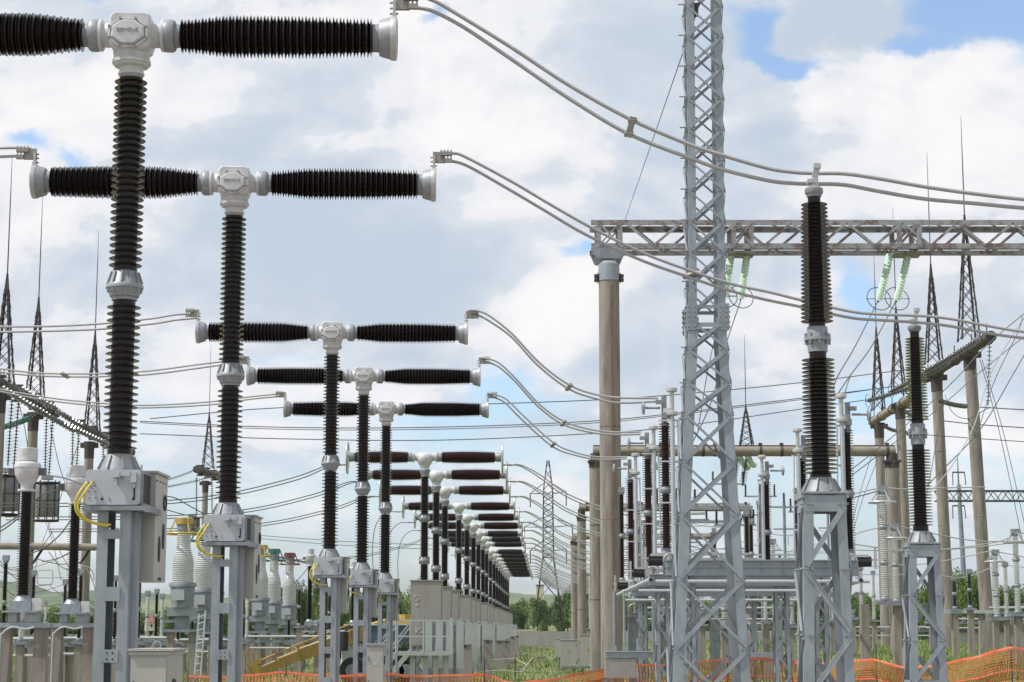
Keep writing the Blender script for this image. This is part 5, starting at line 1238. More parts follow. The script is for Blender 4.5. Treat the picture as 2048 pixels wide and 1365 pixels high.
house(103, 1234, 1276, 230, 30, 'small house with a dull pink roof behind the left transformers')
house(299, 1230, 1262, 230, 22, 'small house with a bright red roof, left of the yellow topped transformer')
house(504, 1228, 1246, 240, 26, 'low white building behind the coloured transformers', 'housing', 'housing')
house(1722, 1184, 1216, 320, 44, 'house with a brown roof among trees at the right', 'wallp', 'rust')
D = 400; p = P(1080, 1172, D); t = thing('tower_building', 'pale square tower far off beyond the trees left of the pylon', 'tower', (p.x, D, 3)); m = MB(); m.box((p.x, D, (p.z + 3) / 2), (1.6, 1.6, p.z - 3)); m.build('wall', 'wallp', t); m = MB(); m.box((p.x, D, p.z + .1), (1.8, 1.8, .2)); m.build('roof', 'rust', t)
D = 140; a, b = P(1880, 1262, D), P(2110, 1292, D); t = thing('low_building', 'long low grey shed with a brown roof edge behind the right poles', 'shed', a); m = MB(); m.box(((a.x + b.x) / 2, D, (a.z + b.z) / 2), (b.x - a.x, 2, a.z - b.z)); m.build('wall', 'concrete2', t); m = MB(); m.box(((a.x + b.x) / 2, D, a.z + .12), (b.x - a.x + .3, 2.3, .4)); m.build('roof', 'rust', t)

# ---------------------------------------------------------------- trees and bushes
def crown_mesh(seed, n, leafm, flat=1.0):
    rg = random.Random(seed); m = MB(); lobes = []
    for k in range(16):
        q = rg.uniform(0, 6.28); r = rg.uniform(.05, .62); z = rg.uniform(.08, .84); lobes.append((math.cos(q) * r * (1.2 - z * .9), math.sin(q) * r * (1.2 - z * .9), z, rg.uniform(.14, .27)))
    for k in range(n):
        lx, ly, lz, lr = lobes[rg.randrange(16)]
        while True:
            a, b, c = rg.uniform(-1, 1), rg.uniform(-1, 1), rg.uniform(-1, 1); d2 = a * a + b * b + c * c
            if .12 < d2 < 1: break
        p = V((lx + a * lr, ly + b * lr, lz + c * lr * .8)); s = rg.uniform(.016, .032)
        ax = V((rg.uniform(-1, 1), rg.uniform(-1, 1), rg.uniform(-.3, 1))).normalized(); u = ax.orthogonal().normalized(); v = ax.cross(u); q = rg.uniform(0, 6.28); u, v = u * math.cos(q) + v * math.sin(q), v * math.cos(q) - u * math.sin(q)
        m.add([p - u * s, p + v * s * .6, p + u * s, p - v * s * .6], [(0, 1, 2, 3)])
    return m


TP = []
for sd_, n_, lm in ((1, 7000, 'leaf'), (2, 7000, 'leafd'), (5, 7000, 'leaf')):
    t = thing('tree', '', 'tree'); crown_mesh(sd_, n_, lm).build('crown', lm, t, smooth=0)
    m = MB(); m.lathe([(.035, 0), (.022, .3), (.012, .62)], (0, 0, 0), (0.02, 0, 1), 7)
    for k in range(5): q = k * 1.3; m.cyl((0, 0, .25 + .07 * k), (math.cos(q) * .25, math.sin(q) * .25, .45 + .08 * k), .012, .004, 5)
    m.build('trunk', 'bark', t); TP.append(t)
used_t = [False] * 3
TW = ['bushy green', 'dark green', 'light green']
places = {'L': 'behind the left transformers', 'M': 'in the row beyond the low wall', 'R': 'behind the right hand poles', 'C': 'behind the breakers in the centre'}
tree_i = 0


def tree(kind, x, ytop, D, wpx, where, lab, zb=None):
    global tree_i
    zb = gz(P(x, 1256, D).x, D) - .2 if zb is None else zb; a = P(x, ytop, D); h = a.z - zb; wd = wpx * m_px(D) / 1.05
    if not used_t[kind]: o = TP[kind]; used_t[kind] = True
    else: o = copy_tree(TP[kind])
    o.location = (a.x, D, zb); o.scale = (wd, wd, h / 1.02); o.rotation_euler = (0, 0, tree_i * 1.7); o['group'] = 'trees ' + places[where]; o['label'] = lab; tree_i += 1


rg = random.Random(11)
spec = []
for k in range(9): spec.append((k % 3, 1003 + k * 23 + rg.uniform(-5, 5), 1196 + rg.uniform(-8, 8), 330 + rg.uniform(-15, 25), 46, 'M'))
spec += [(1, 1150, 1150, 300, 60, 'M'), (0, 1176, 1136, 290, 70, 'M'), (1, 1135, 1160, 310, 50, 'M'), (2, 1190, 1180, 270, 50, 'M')]
for k in range(17): spec.append(((k * 2) % 3, 1225 + k * 24 + rg.uniform(-6, 6), 1180 + rg.uniform(-8, 10), 300 + rg.uniform(-15, 25), 56, 'M'))
for k in range(11): spec.append((k % 3, 1640 + k * 19 + rg.uniform(-5, 5), 1192 + rg.uniform(-12, 8), 250 + rg.uniform(-10, 20), 52, 'R'))
for k in range(11): spec.append(((k + 1) % 3, 1826 + k * 24 + rg.uniform(-5, 5), (1150, 1165, 1140, 1158, 1135, 1128, 1150, 1170, 1160, 1155, 1150)[k], 190 + rg.uniform(-10, 15), 62, 'R'))
for k in range(15): spec.append((k % 3, -40 + k * 26 + rg.uniform(-6, 6), 1214 + rg.uniform(-10, 12), 240 + rg.uniform(-20, 20), 60, 'L'))
for k in range(8): spec.append((k % 2, 340 + k * 22 + rg.uniform(-6, 6), 1205 + rg.uniform(-12, 12), 240 + rg.uniform(-20, 20), 60, 'C'))
for k in range(14): spec.append(((k + 1) % 3, 500 + k * 26 + rg.uniform(-6, 6), 1168 + rg.uniform(-18, 20), 210 + rg.uniform(-20, 20), 66, 'C'))
spec += [(1, 870, 1132, 190, 60, 'C'), (0, 905, 1160, 200, 60, 'C'), (1, 598, 1130, 190, 50, 'C'), (0, 640, 1136, 195, 46, 'C')]
cnt = {}
for (k, x, y, D, w_, wh) in spec:
    cnt[wh] = cnt.get(wh, 0) + 1; q = cnt[wh]
    tens = ['', 'twenty-', 'thirty-']
    num = ORD[q - 1] if q <= 18 else ('nineteenth' if q == 19 else 'twentieth' if q == 20 else (tens[q // 10 - 1] + ORD[q % 10 - 1] if q % 10 else 'thirtieth'))
    tree(k, x, y, D, w_, wh, f'{TW[k]} tree {places[wh]}, {num} from their left end' if wh != 'M' or True else '')

# ---------------------------------------------------------------- smaller insulator pedestals of the bus yards
def pedestal(x, yt, yb, D, kind, lab, rpx=6, ring=False, post=True, nseg=3, grp='insulator pedestals in the yard', post2=False):
    a = P(x, yt, D); X = a.x; zb = P(x, yb, D).z; k = m_px(D); r = rpx * k; H = a.z - zb; z0 = gz(X, D)
    t = thing('insulator_pedestal', lab, 'insulator', (X, D, z0), grp)
    for q in range(nseg):
        za, zc = zb + H * q / nseg + .07, zb + H * (q + 1) / nseg - .07
        m = MB(); m.lathe(sheds(zc - za, r * .66, r, max(.055, H / 60)), (X, D, za), seg=14); m.build('insulator', kind, t)
    for q in range(nseg + 1): z = zb + H * q / nseg; MB().lathe([(r * .8, -.07), (r * 1.1, -.02), (r * 1.1, .02), (r * .8, .07)], (X, D, z), seg=12).build('flange', 'flange', t)
    MB().box((X, D, a.z + .08), (r * 2.2, r * 2, .14)).build('terminal', 'flange', t)
    if ring:
        m = MB(); m.ring((X, D, a.z - .28), (0, 0, 1), r * 3.1, .028, 26, 5)
        for q in range(4): u = q * math.pi / 2 + .4; m.bar((X + math.cos(u) * r * .6, D + math.sin(u) * r * .6, a.z + .1), (X + math.cos(u) * r * 3.1, D + math.sin(u) * r * 3.1, a.z - .28), .03, .015)
        m.build('corona_ring', 'box', t)
    if post:
        m = MB(); m.box((X, D, zb - .10), (r * 5, r * 4, .09)); m.build('top_plate', 'galv2', t)
        for dx in ((-.0,) if not post2 else (-.55, .55)):
            m = MB(); concrete_post(m, X + dx, D, z0, zb - .14, .26, .21); m.build('concrete_post', 'concrete' if not post2 else 'concrete', t)
    return t


right = [(1764, 984, 1198, 50, 'whiteporc', 'tall white ringed insulator on two concrete posts, left of the farther post insulator', 8.5, True, True, 3, True), (1789, 1058, 1202, 56, 'whiteporc', 'white insulator just right of the tall ringed one, on the same kind of posts', 7.5, True, True, 2, False),
         (2030, 1068, 1224, 60, 'whiteporc', 'tall white ringed insulator near the right edge', 7, True, True, 3, False), (1990, 1108, 1233, 68, 'whiteporc', 'white ringed insulator left of the one at the right edge', 6.5, True, True, 3, True), (2010, 1132, 1233, 82, 'whiteporc', 'smaller white insulator between the two ringed ones at the right', 5, False, True, 2, False),
         (2058, 1170, 1240, 74, 'whiteporc', 'white insulator cut by the right edge', 6, False, True, 2, False), (1938, 1146, 1214, 78, 'blackpol', 'black insulator on a horizontal beam between the two rightmost poles', 4.5, False, True, 2, False), (1908, 1160, 1216, 80, 'blackpol', 'black insulator left of the other one, against the trees', 4.5, False, True, 2, False),
         (1721, 1140, 1232, 88, 'whiteporc', 'slim white insulator right of the nearest lattice stand', 4.5, False, True, 2, False), (1746, 1148, 1238, 96, 'whiteporc', 'slim white insulator left of the tall ringed one', 4, False, True, 2, False), (1705, 1226, 1234, 84, 'whiteporc', 'bare concrete post with a flat top right of the nearest lattice stand', 4, False, True, 1, False),
         (1860, 1150, 1240, 100, 'whiteporc', 'slim white insulator behind the farther lattice stand, left one', 3.6, False, True, 2, False), (1868, 1160, 1244, 110, 'whiteporc', 'slim white insulator behind the farther lattice stand, right one', 3.4, False, True, 2, False),
         (1984, 1120, 1240, 105, 'whiteporc', 'far slim white insulator just right of the rightmost pole', 3, False, True, 2, False), (1546, 1086, 1240, 75, 'whiteporc', 'white ringed insulator between the mast and the nearest stand', 5, True, True, 3, False), (1582, 1172, 1248, 70, 'whiteporc', 'thick white insulator left of the nearest lattice stand', 6, False, True, 2, False),
         (1530, 1178, 1240, 78, 'whiteporc', 'short white insulator right of the mast on a pair of posts', 4.6, False, True, 1, True), (1448, 1190, 1250, 72, 'whiteporc', 'thick white insulator seen through the right leg of the mast', 6.5, False, True, 2, False), (1404, 1180, 1246, 84, 'whiteporc', 'white insulator seen through the middle of the mast', 4.5, False, True, 2, False),
         (1323, 1180, 1244, 86, 'whiteporc', 'white insulator between two lattice stands left of the mast', 5, False, True, 2, False), (1290, 1186, 1226, 86, 'whiteporc', 'small white insulator behind the leftmost lattice stand', 4, False, True, 1, False), (1180, 1150, 1256, 140, 'whiteporc', 'grey insulator between two portal poles left of the thick pole', 3.6, False, True, 2, False),
         (1493, 1030, 1110, 62, 'porcelain', 'black insulator with a flat table top right of the mast', 5.5, False, False, 1, False), (1428, 1065, 1108, 70, 'porcelain', 'small black insulator seen through the upper mast', 4, False, False, 1, False),
         (1664, 1190, 1240, 90, 'whiteporc', 'white insulator seen in the nearest lattice stand', 4, False, True, 2, False)]
for (x, yt, yb, D, kd, lab, r, ring, post, ns, p2) in right: pedestal(x, yt, yb, D, kd, lab, r, ring, post, ns, 'insulator pedestals on the right side', p2)
left = [(12, 1122, 1290, 52, 'porcelain', 5.5, 'black insulator at the left edge'), (68, 1150, 1275, 62, 'porcelain', 4.5, 'slim black insulator right behind the leftmost transformer'), (66, 1250, 1288, 66, 'porcelain', 4, 'short black insulator under the leftmost transformer table'), (44, 1206, 1280, 58, 'whiteporc', 6, 'thick white ribbed insulator under the leftmost transformer'),
        (131, 1168, 1282, 64, 'porcelain', 4.5, 'black insulator left of the second transformer column'), (162, 1148, 1280, 62, 'porcelain', 5, 'black insulator just right of the second transformer column'), (232, 1160, 1282, 66, 'porcelain', 4, 'black insulator between the legs of the nearest breaker'), (279, 1158, 1280, 58, 'porcelain', 5.5, 'black insulator right of the nearest breaker legs'),
        (296, 1190, 1276, 74, 'whiteporc', 4.5, 'white insulator left of the red roofed house'), (314, 1186, 1278, 76, 'porcelain', 4, 'black insulator between two white ones'), (325, 1196, 1276, 80, 'whiteporc', 4.2, 'white insulator right of the thin black one'), (92, 1208, 1274, 90, 'whiteporc', 3, 'slim far insulator in front of the pink roofed house'),
        (357, 1236, 1282, 78, 'porcelain', 4, 'black insulator below the yellow topped transformer'), (385, 1240, 1284, 78, 'porcelain', 3.6, 'black insulator beside the ladder'), (487, 1186, 1280, 70, 'porcelain', 4.5, 'black insulator right of the second breaker legs'), (495, 1196, 1276, 84, 'whiteporc', 3.6, 'white insulator right beside the black one'),
        (512, 1240, 1282, 96, 'porcelain', 3.6, 'short black insulator below the smaller yellow top'), (578, 1238, 1284, 96, 'porcelain', 3.6, 'short black insulator below the red top'), (599, 1178, 1250, 84, 'porcelain', 3.6, 'black insulator right of the red topped transformer'), (641, 1174, 1242, 90, 'porcelain', 3.4, 'black insulator behind the third breaker'),
        (660, 1190, 1262, 96, 'porcelain', 3.4, 'small black insulator between the third breaker legs'), (747, 1190, 1262, 92, 'porcelain', 3.2, 'small black insulator between the fourth and fifth breakers'), (184, 1230, 1282, 74, 'porcelain', 3.4, 'small black insulator left of the nearest breaker legs'), (250, 1196, 1284, 84, 'whiteporc', 3.4, 'slim white insulator between the nearest breaker legs'),
        (204, 1150, 1210, 80, 'porcelain', 3.5, 'small black insulator hidden behind the nearest breaker leg'), (445, 1190, 1270, 88, 'whiteporc', 3.2, 'slim white insulator behind the second breaker leg')]
for (x, yt, yb, D, kd, r, lab) in left: pedestal(x, yt, yb, D, kd, lab, r, False, True, 2 if yb - yt > 60 else 1, 'insulator pedestals on the left side')
more = [(1243, 985, 1160, 58, 'porcelain', 'black insulator close to the right edge of the thick pole', 5.5, False, False, 2), (1502, 1046, 1108, 66, 'porcelain', 'short black insulator under the second pipe beam right of the mast', 5, False, False, 1), (1592, 985, 1140, 66, 'blackpol', 'long slim black insulator left of the nearest post insulator', 5, False, False, 2),
        (1350, 1018, 1108, 62, 'porcelain', 'black insulator between the tallest disconnector post and the mast', 4.6, False, False, 1), (1517, 1010, 1150, 74, 'blackpol', 'slim black insulator right of the mast near the far disconnector post', 4, False, False, 2), (1462, 1052, 1120, 80, 'porcelain', 'tiny black insulator just right of the mast leg', 3.6, False, False, 1),
        (1310, 990, 1130, 74, 'blackpol', 'slim black insulator between two disconnector posts left of the mast', 3.6, False, False, 2), (1276, 1010, 1150, 80, 'blackpol', 'slim black insulator between the two lower disconnector posts', 3.4, False, False, 2)]
for (x, yt, yb, D, kd, lab, r, ring, post, ns) in more: pedestal(x, yt, yb, D, kd, lab, r, ring, post, ns, 'black insulators behind the disconnectors')
for i, (x0, x1, y, D, th, lab) in enumerate(((1250, 1505, 1016, 74, .16, 'pale steel beam behind the disconnectors, upper one'), (1262, 1480, 1044, 80, .12, 'pale steel beam behind the disconnectors, lower one'), (1268, 1600, 1110, 70, .06, 'thin white tube behind the disconnectors'), (1290, 1500, 1108, 58, .05, 'thin bright rod above the topmost disconnector beam'), (1360, 1600, 1118, 52, .05, 'bright handrail above the disconnector beams'))):
    a, b = P(x0, y, D), P(x1, y, D); t = thing('steel_beam', lab, 'beam', a, 'pale beams behind the disconnectors')
    m = MB(); m.box(((a.x + b.x) / 2, D, a.z), (b.x - a.x, .2, th)); m.build('channel', 'galv' if i < 2 else 'box', t)
    for q in (.12, .5, .88):
        m = MB(); x_ = a.x + (b.x - a.x) * q; m.box((x_, D + .15, a.z / 2), (.09, .09, a.z)); m.build('post', 'galv2', t)
for i, (x, y, D, r) in enumerate(((1352, 1000, 70, .05), (1378, 1030, 76, .07), (1456, 960, 88, .06), (1470, 1040, 72, .05), (1520, 985, 92, .06), (1568, 1005, 78, .06), (1613, 1015, 84, .05), (1655, 1010, 90, .06), (1268, 1060, 70, .045), (1304, 1040, 84, .06))):
    a = P(x, y, D); t = thing('steel_post', f'thin grey steel post behind the disconnectors, {ORD[i]} of ten from the left' if False else f'thin grey steel post behind the disconnectors, near {["the tallest disconnector post", "the left leg of the mast", "the right leg of the mast", "the black strings", "the second pipe beam end", "the nearest post insulator, left side", "the nearest lattice stand, left leg", "the nearest lattice stand, right leg", "the lowest disconnector post", "the middle disconnector post"][i]}', 'post', (a.x, D, 0), 'thin steel posts in the right yard')
    MB().cyl((a.x, D, 0), (a.x, D, a.z), r).build('shaft', 'galv2', t)
    MB().box((a.x, D, a.z - .2), (1.6, .08, .07)).build('crossbar', 'galv', t); MB().box((a.x, D, a.z - 1.1), (.9, .08, .06)).build('crossbar', 'galv', t)
    for dx in (-.7, 0, .7): MB().lathe(sheds(.55, .035, .07, .07), (a.x + dx, D, a.z - .16), seg=8).build('insulator', 'porcelain', t)
# steel tables with pipes between concrete posts
def yard_table(x0, x1, y, D, lab, nposts, grp, m_='galv2', extra=True):
    a, b = P(x0, y, D), P(x1, y, D); k = m_px(D); t = thing('equipment_table', lab, 'table', (a.x, D, 0), grp)
    m = MB(); m.box(((a.x + b.x) / 2, D, a.z), (b.x - a.x, .3, .14)); m.build('channel', m_, t)
    if extra:
        m = MB(); m.cyl((a.x, D - .25, a.z + .22), (b.x, D - .25, a.z + .22), .05, seg=8); m.cyl((a.x, D - .3, a.z - .30), (b.x, D - .3, a.z - .30), .045, seg=8); m.build('drive_rod', 'box', t)
        r_ = random.Random(int(x0 + y)); n = int((b.x - a.x) / .9)
        for q in range(n):
            x_ = a.x + (q + .5) * .9 + r_.uniform(-.2, .2); m = MB(); m.box((x_, D - .1, a.z + .2), (r_.uniform(.1, .3), .2, r_.uniform(.15, .35)))
            if q % 2: m.bar((x_, D - .2, a.z + .1), (x_ + .3, D - .2, a.z + .45), .05, .04)
            m.build('mechanism', 'fitting', t)
    for q in range(nposts):
        x_ = a.x + (b.x - a.x) * (q + .5) / nposts; m = MB(); concrete_post(m, x_, D + .1, gz(x_, D), a.z - .07, .27, .22); m.build('concrete_post', 'concrete', t)


for i, (x0, x1, y, D, n_) in enumerate(((-30, 118, 1292, 60, 3), (120, 205, 1290, 64, 2), (215, 350, 1288, 70, 3), (262, 470, 1290, 84, 5), (470, 690, 1283, 88, 6), (505, 650, 1254, 104, 5), (640, 860, 1270, 118, 5), (330, 430, 1243, 92, 2))):
    yard_table(x0, x1, y, D, ['steel table on concrete posts at the left edge', 'steel table below the second white headed transformer', 'steel table right of the nearest breaker legs', 'long steel table behind the ladder', 'long steel table behind the crane boom', 'upper thin table under the three smaller coloured transformers', 'far steel table between the centre breakers', 'thin table under the large coloured transformers'][i], n_, 'steel tables in the left yard', extra=i not in (5, 7))
for i, (x0, x1, y, D, n_) in enumerate(((1882, 1992, 1224, 80, 2), (1976, 2100, 1226, 84, 4), (1290, 1560, 1226, 90, 5), (1440, 1540, 1255, 120, 4), (1690, 1880, 1262, 120, 5), (1850, 1960, 1246, 112, 3))):
    yard_table(x0, x1, y, D, ['pale beam on posts between the two rightmost poles', 'equipment beam at the right edge', 'long grey beam crossing behind the mast', 'low far table right of the mast', 'low far table behind the tall ringed insulator', 'far table behind the second pole from the right'][i], n_, 'steel tables in the right yard', 'box' if i == 0 else 'galv2', extra=i != 0)

# ---------------------------------------------------------------- overhead wires
def wire(label, pts, r, m_='wire', sagn=6, grp='thin overhead wires'):
    pp = [P(*p) for p in pts]; o = MB().tube(spline(pp, sagn) if len(pp) > 2 else pp, r, 5).build('overhead_wire', m_); return tag(o, label, 'wire', grp)


W_ = [('uppermost thin wire crossing behind the breakers and the thick pole', [(300, 838, 110), (560, 816, 110), (880, 811, 110), (1180, 801, 110), (1360, 789, 112), (1600, 766, 115), (1850, 735, 118)], .03),
      ('second thin wire crossing behind the thick pole', [(280, 843, 112), (560, 855, 112), (870, 855, 112), (1180, 843, 112), (1360, 826, 114), (1600, 797, 116), (1800, 772, 118)], .03),
      ('second thin wire, its slightly lower twin', [(280, 846, 112.5), (560, 859, 112.5), (870, 859, 112.5), (1180, 847, 112.5), (1360, 829, 114), (1600, 800, 116), (1740, 780, 118)], .025),
      ('third thin wire crossing the middle of the sky', [(280, 868, 114), (560, 878, 114), (870, 881, 114), (1180, 868, 114), (1360, 853, 116), (1600, 819, 118), (1735, 800, 120)], .03),
      ('thin guy wire running up from the lattice beam to the mast', [(1250, 441, 59.5), (1365, 108, 29)], .009),
      ('wire from the left string under the beam down along the mast', [(1482, 600, 62), (1452, 690, 58), (1424, 800, 52), (1384, 888, 48)], .018), ('wire from the hidden string under the beam down inside the mast', [(1450, 598, 62), (1420, 720, 56), (1396, 860, 50)], .016),
      ('wire from the left string of the right pair down to the nearest insulator', [(1757, 600, 62), (1712, 690, 55), (1672, 760, 50), (1668, 790, 48)], .018), ('wire from the rightmost string of the beam sloping down left', [(1793, 600, 62), (1745, 690, 55), (1700, 752, 50), (1668, 800, 46)], .018), ('branching wire below the right pair of strings', [(1702, 748, 51), (1690, 785, 48), (1686, 800, 46)], .014),
      ('steep dark wire from the right edge down to the white clamp', [(2060, 618, 60), (1985, 740, 58), (1948, 852, 56), (1905, 930, 52), (1860, 985, 50)], .016), ('second steep dark wire close to it', [(2060, 690, 60), (2020, 760, 58), (1960, 860, 56), (1880, 945, 53), (1840, 985, 51)], .016),
      ('long dark wire sloping from the right edge behind the farther insulator', [(2060, 618, 62), (1975, 690, 62), (1900, 770, 62), (1790, 870, 62), (1690, 950, 60)], .016), ('lower long dark wire sloping behind the farther insulator', [(2060, 664, 64), (1960, 745, 64), (1880, 815, 64), (1790, 885, 62), (1690, 962, 60)], .016), ('short wire at the right edge meeting the slanting ones', [(2044, 632, 62), (2038, 660, 61), (1990, 760, 60), (1960, 850, 58)], .013),
      ('thin level wire right of the vertical grey string', [(1945, 814, 100), (2080, 822, 100)], .03), ('thin level wire behind the two rightmost poles', [(1885, 842, 104), (1960, 850, 104), (2080, 858, 104)], .03), ('lower thin wire behind the two rightmost poles', [(1850, 870, 104), (1960, 878, 104), (2080, 886, 104)], .025),
      ('drooping wire loop between the two rightmost poles', [(1890, 790, 100), (1905, 825, 98), (1935, 838, 96), (1970, 820, 92), (1980, 815, 90)], .022),
      ('long white bus wire at the left of the tall ringed insulator', [(1686, 996, 50), (1720, 985, 50), (1764, 977, 50), (1820, 979, 50), (1900, 976, 51), (1970, 975, 52)], .018), ('wire from the nearest stand up to the ringed insulator', [(1690, 1000, 50), (1730, 990, 50), (1764, 980, 50)], .016), ('wire sloping from the nearest stand to the second white insulator', [(1690, 1075, 56), (1740, 1060, 56), (1789, 1053, 56), (1840, 1062, 57), (1950, 1082, 58), (2080, 1083, 60)], .018),
      ('bus wire low at the right, first', [(1690, 1086, 60), (1780, 1098, 60), (1880, 1100, 60), (2000, 1083, 60), (2032, 1066, 60), (2080, 1074, 60)], .02), ('bus wire low at the right, second', [(1690, 1100, 64), (1830, 1102, 64), (1950, 1095, 64), (2080, 1078, 64)], .02), ('bus wire low at the right, third', [(1690, 1135, 68), (1850, 1128, 68), (1940, 1112, 68), (1990, 1104, 68), (2080, 1122, 68)], .02), ('bus wire low at the right, lowest', [(1690, 1150, 84), (1850, 1150, 84), (1930, 1155, 84), (2000, 1132, 84), (2080, 1140, 84)], .022),
      ('thin steep wire behind the second pole, left of a pair', [(1888, 808, 100), (1870, 900, 100), (1850, 1010, 100)], .018), ('thin wire from the open pipe down right', [(1960, 720, 92), (2000, 870, 96), (2044, 1080, 100)], .018), ('thin wire beside it from the open pipe', [(1964, 720, 92), (2008, 870, 96), (2056, 1080, 100)], .018),
      ('thin steep wire right of the nearest stand', [(1745, 905, 100), (1716, 1000, 100), (1696, 1085, 100)], .016), ('thin steep wire next to it', [(1760, 905, 100), (1725, 1000, 100), (1700, 1085, 100)], .016),
      ('thin crossing wire between the leftmost poles', [(36, 800, 95), (50, 860, 96), (62, 940, 97)], .02), ('thin steep wire right of the first transformer head', [(100, 850, 100), (118, 930, 100), (132, 970, 100)], .02), ('thin wire leaning the other way right of the first head', [(160, 880, 100), (135, 950, 100), (108, 1040, 100)], .018), ('thin wire from the second line trap down', [(92, 1046, 98), (104, 1080, 90), (122, 1160, 70)], .018), ('thin wire from the second line trap leaning left', [(100, 1046, 98), (80, 1100, 90), (66, 1160, 70)], .018), ('thin wire in the left clutter', [(96, 1046, 98), (118, 1100, 80), (160, 1170, 64)], .018),
      ('dark curved bus wire between the two transformer heads', [(66, 945, 42), (88, 950, 42), (130, 957, 43), (170, 972, 44), (205, 990, 45)], .02), ('curved wire left of the first transformer column', [(-20, 1068, 42), (10, 1050, 42), (34, 1034, 42), (42, 1026, 42)], .016), ('second curved wire left of the first transformer column', [(-20, 1076, 42), (12, 1056, 42), (38, 1036, 42)], .016),
      ('curved dark wire right of the first transformer', [(66, 1005, 42), (85, 990, 42), (105, 982, 43), (122, 981, 44), (132, 983, 45)], .016), ('curved dark wire right of the second transformer column', [(60, 1108, 44), (90, 1095, 44), (120, 1070, 44), (142, 1040, 44)], .016),
      ('white loop wire above the left clutter', [(170, 1135, 46), (180, 1150, 46), (190, 1180, 46), (196, 1230, 46)], .014), ('bright looped wire right of the second column', [(163, 1132, 46), (178, 1136, 46), (186, 1146, 46), (188, 1162, 46)], .014),
      ('thin wire from the nearest cabinet to the yellow top', [(333, 993, 60), (352, 997, 62), (375, 1010, 66), (415, 1032, 68)], .02), ('second thin wire over the yellow top', [(333, 1020, 62), (370, 1030, 66), (420, 1040, 70)], .018), ('wire above the red topped transformer', [(515, 1108, 92), (545, 1112, 96), (580, 1118, 100), (640, 1130, 100)], .03), ('second wire above the red topped transformer', [(560, 1116, 96), (600, 1124, 100), (650, 1138, 100)], .026),
      ('slanting wire between the red top and the third breaker', [(588, 1168, 100), (605, 1150, 100), (622, 1128, 100)], .02), ('far wire low across the centre left', [(500, 1070, 180), (700, 1084, 180), (900, 1092, 180)], .03), ('lower far wire across the centre left', [(500, 1076, 190), (700, 1092, 190), (900, 1100, 190)], .03)]
for lab, pts, r in W_: wire(lab, pts, r, 'conductor' if 'bus' in lab or 'bright' in lab or 'white' in lab else 'wire')
rg = random.Random(5)
for k in range(16):
    x0 = rg.uniform(-20, 170); y0 = rg.uniform(1090, 1200); x1 = x0 + rg.uniform(40, 150); y1 = y0 + rg.uniform(-50, 50); D = rg.uniform(55, 90)
    wire(f'thin tangled wire in the left yard, {ORD[k]} of the tangle from the far side', [(x0, y0, D), ((x0 + x1) / 2, (y0 + y1) / 2 + rg.uniform(4, 22), D), (x1, y1, D)], .014, grp='tangled wires of the left yard')
for k in range(14):
    x0 = rg.uniform(1225, 1500); y0 = rg.uniform(1010, 1110); x1 = x0 + rg.uniform(60, 200); y1 = y0 + rg.uniform(-20, 30); D = rg.uniform(60, 100)
    wire(f'thin bus wire behind the disconnectors, {ORD[k]} of the tangle from the far side', [(x0, y0, D), ((x0 + x1) / 2, (y0 + y1) / 2 + rg.uniform(4, 14), D), (x1, y1, D)], .018, 'conductor' if k % 2 else 'wire', grp='tangled wires behind the disconnectors')
# loop rings (square corona frames) on the left
for i, (x, y, w_, h_, D) in enumerate(((90, 1155, 30, 28, 70), (22, 1150, 26, 28, 70), (1262, 1018, 9, 16, 60), (1274, 1045, 8, 18, 60))):
    c = P(x, y, D); k = m_px(D); a, b = w_ / 2 * k, h_ / 2 * k; pts = []
    for q in range(33): u = q / 32 * 2 * math.pi; pts.append(c + V((a * max(-1, min(1, 1.25 * math.cos(u))), 0, b * max(-1, min(1, 1.25 * math.sin(u))))))
    tag(MB().tube(pts, .02, 6).build('corona_frame', 'box'), ['rounded wire frame right of the first transformer column', 'rounded wire frame left of the first transformer column', 'small bright wire frame beside the thick pole, upper', 'small bright wire frame beside the thick pole, lower'][i], 'frame', 'rounded corona frames')

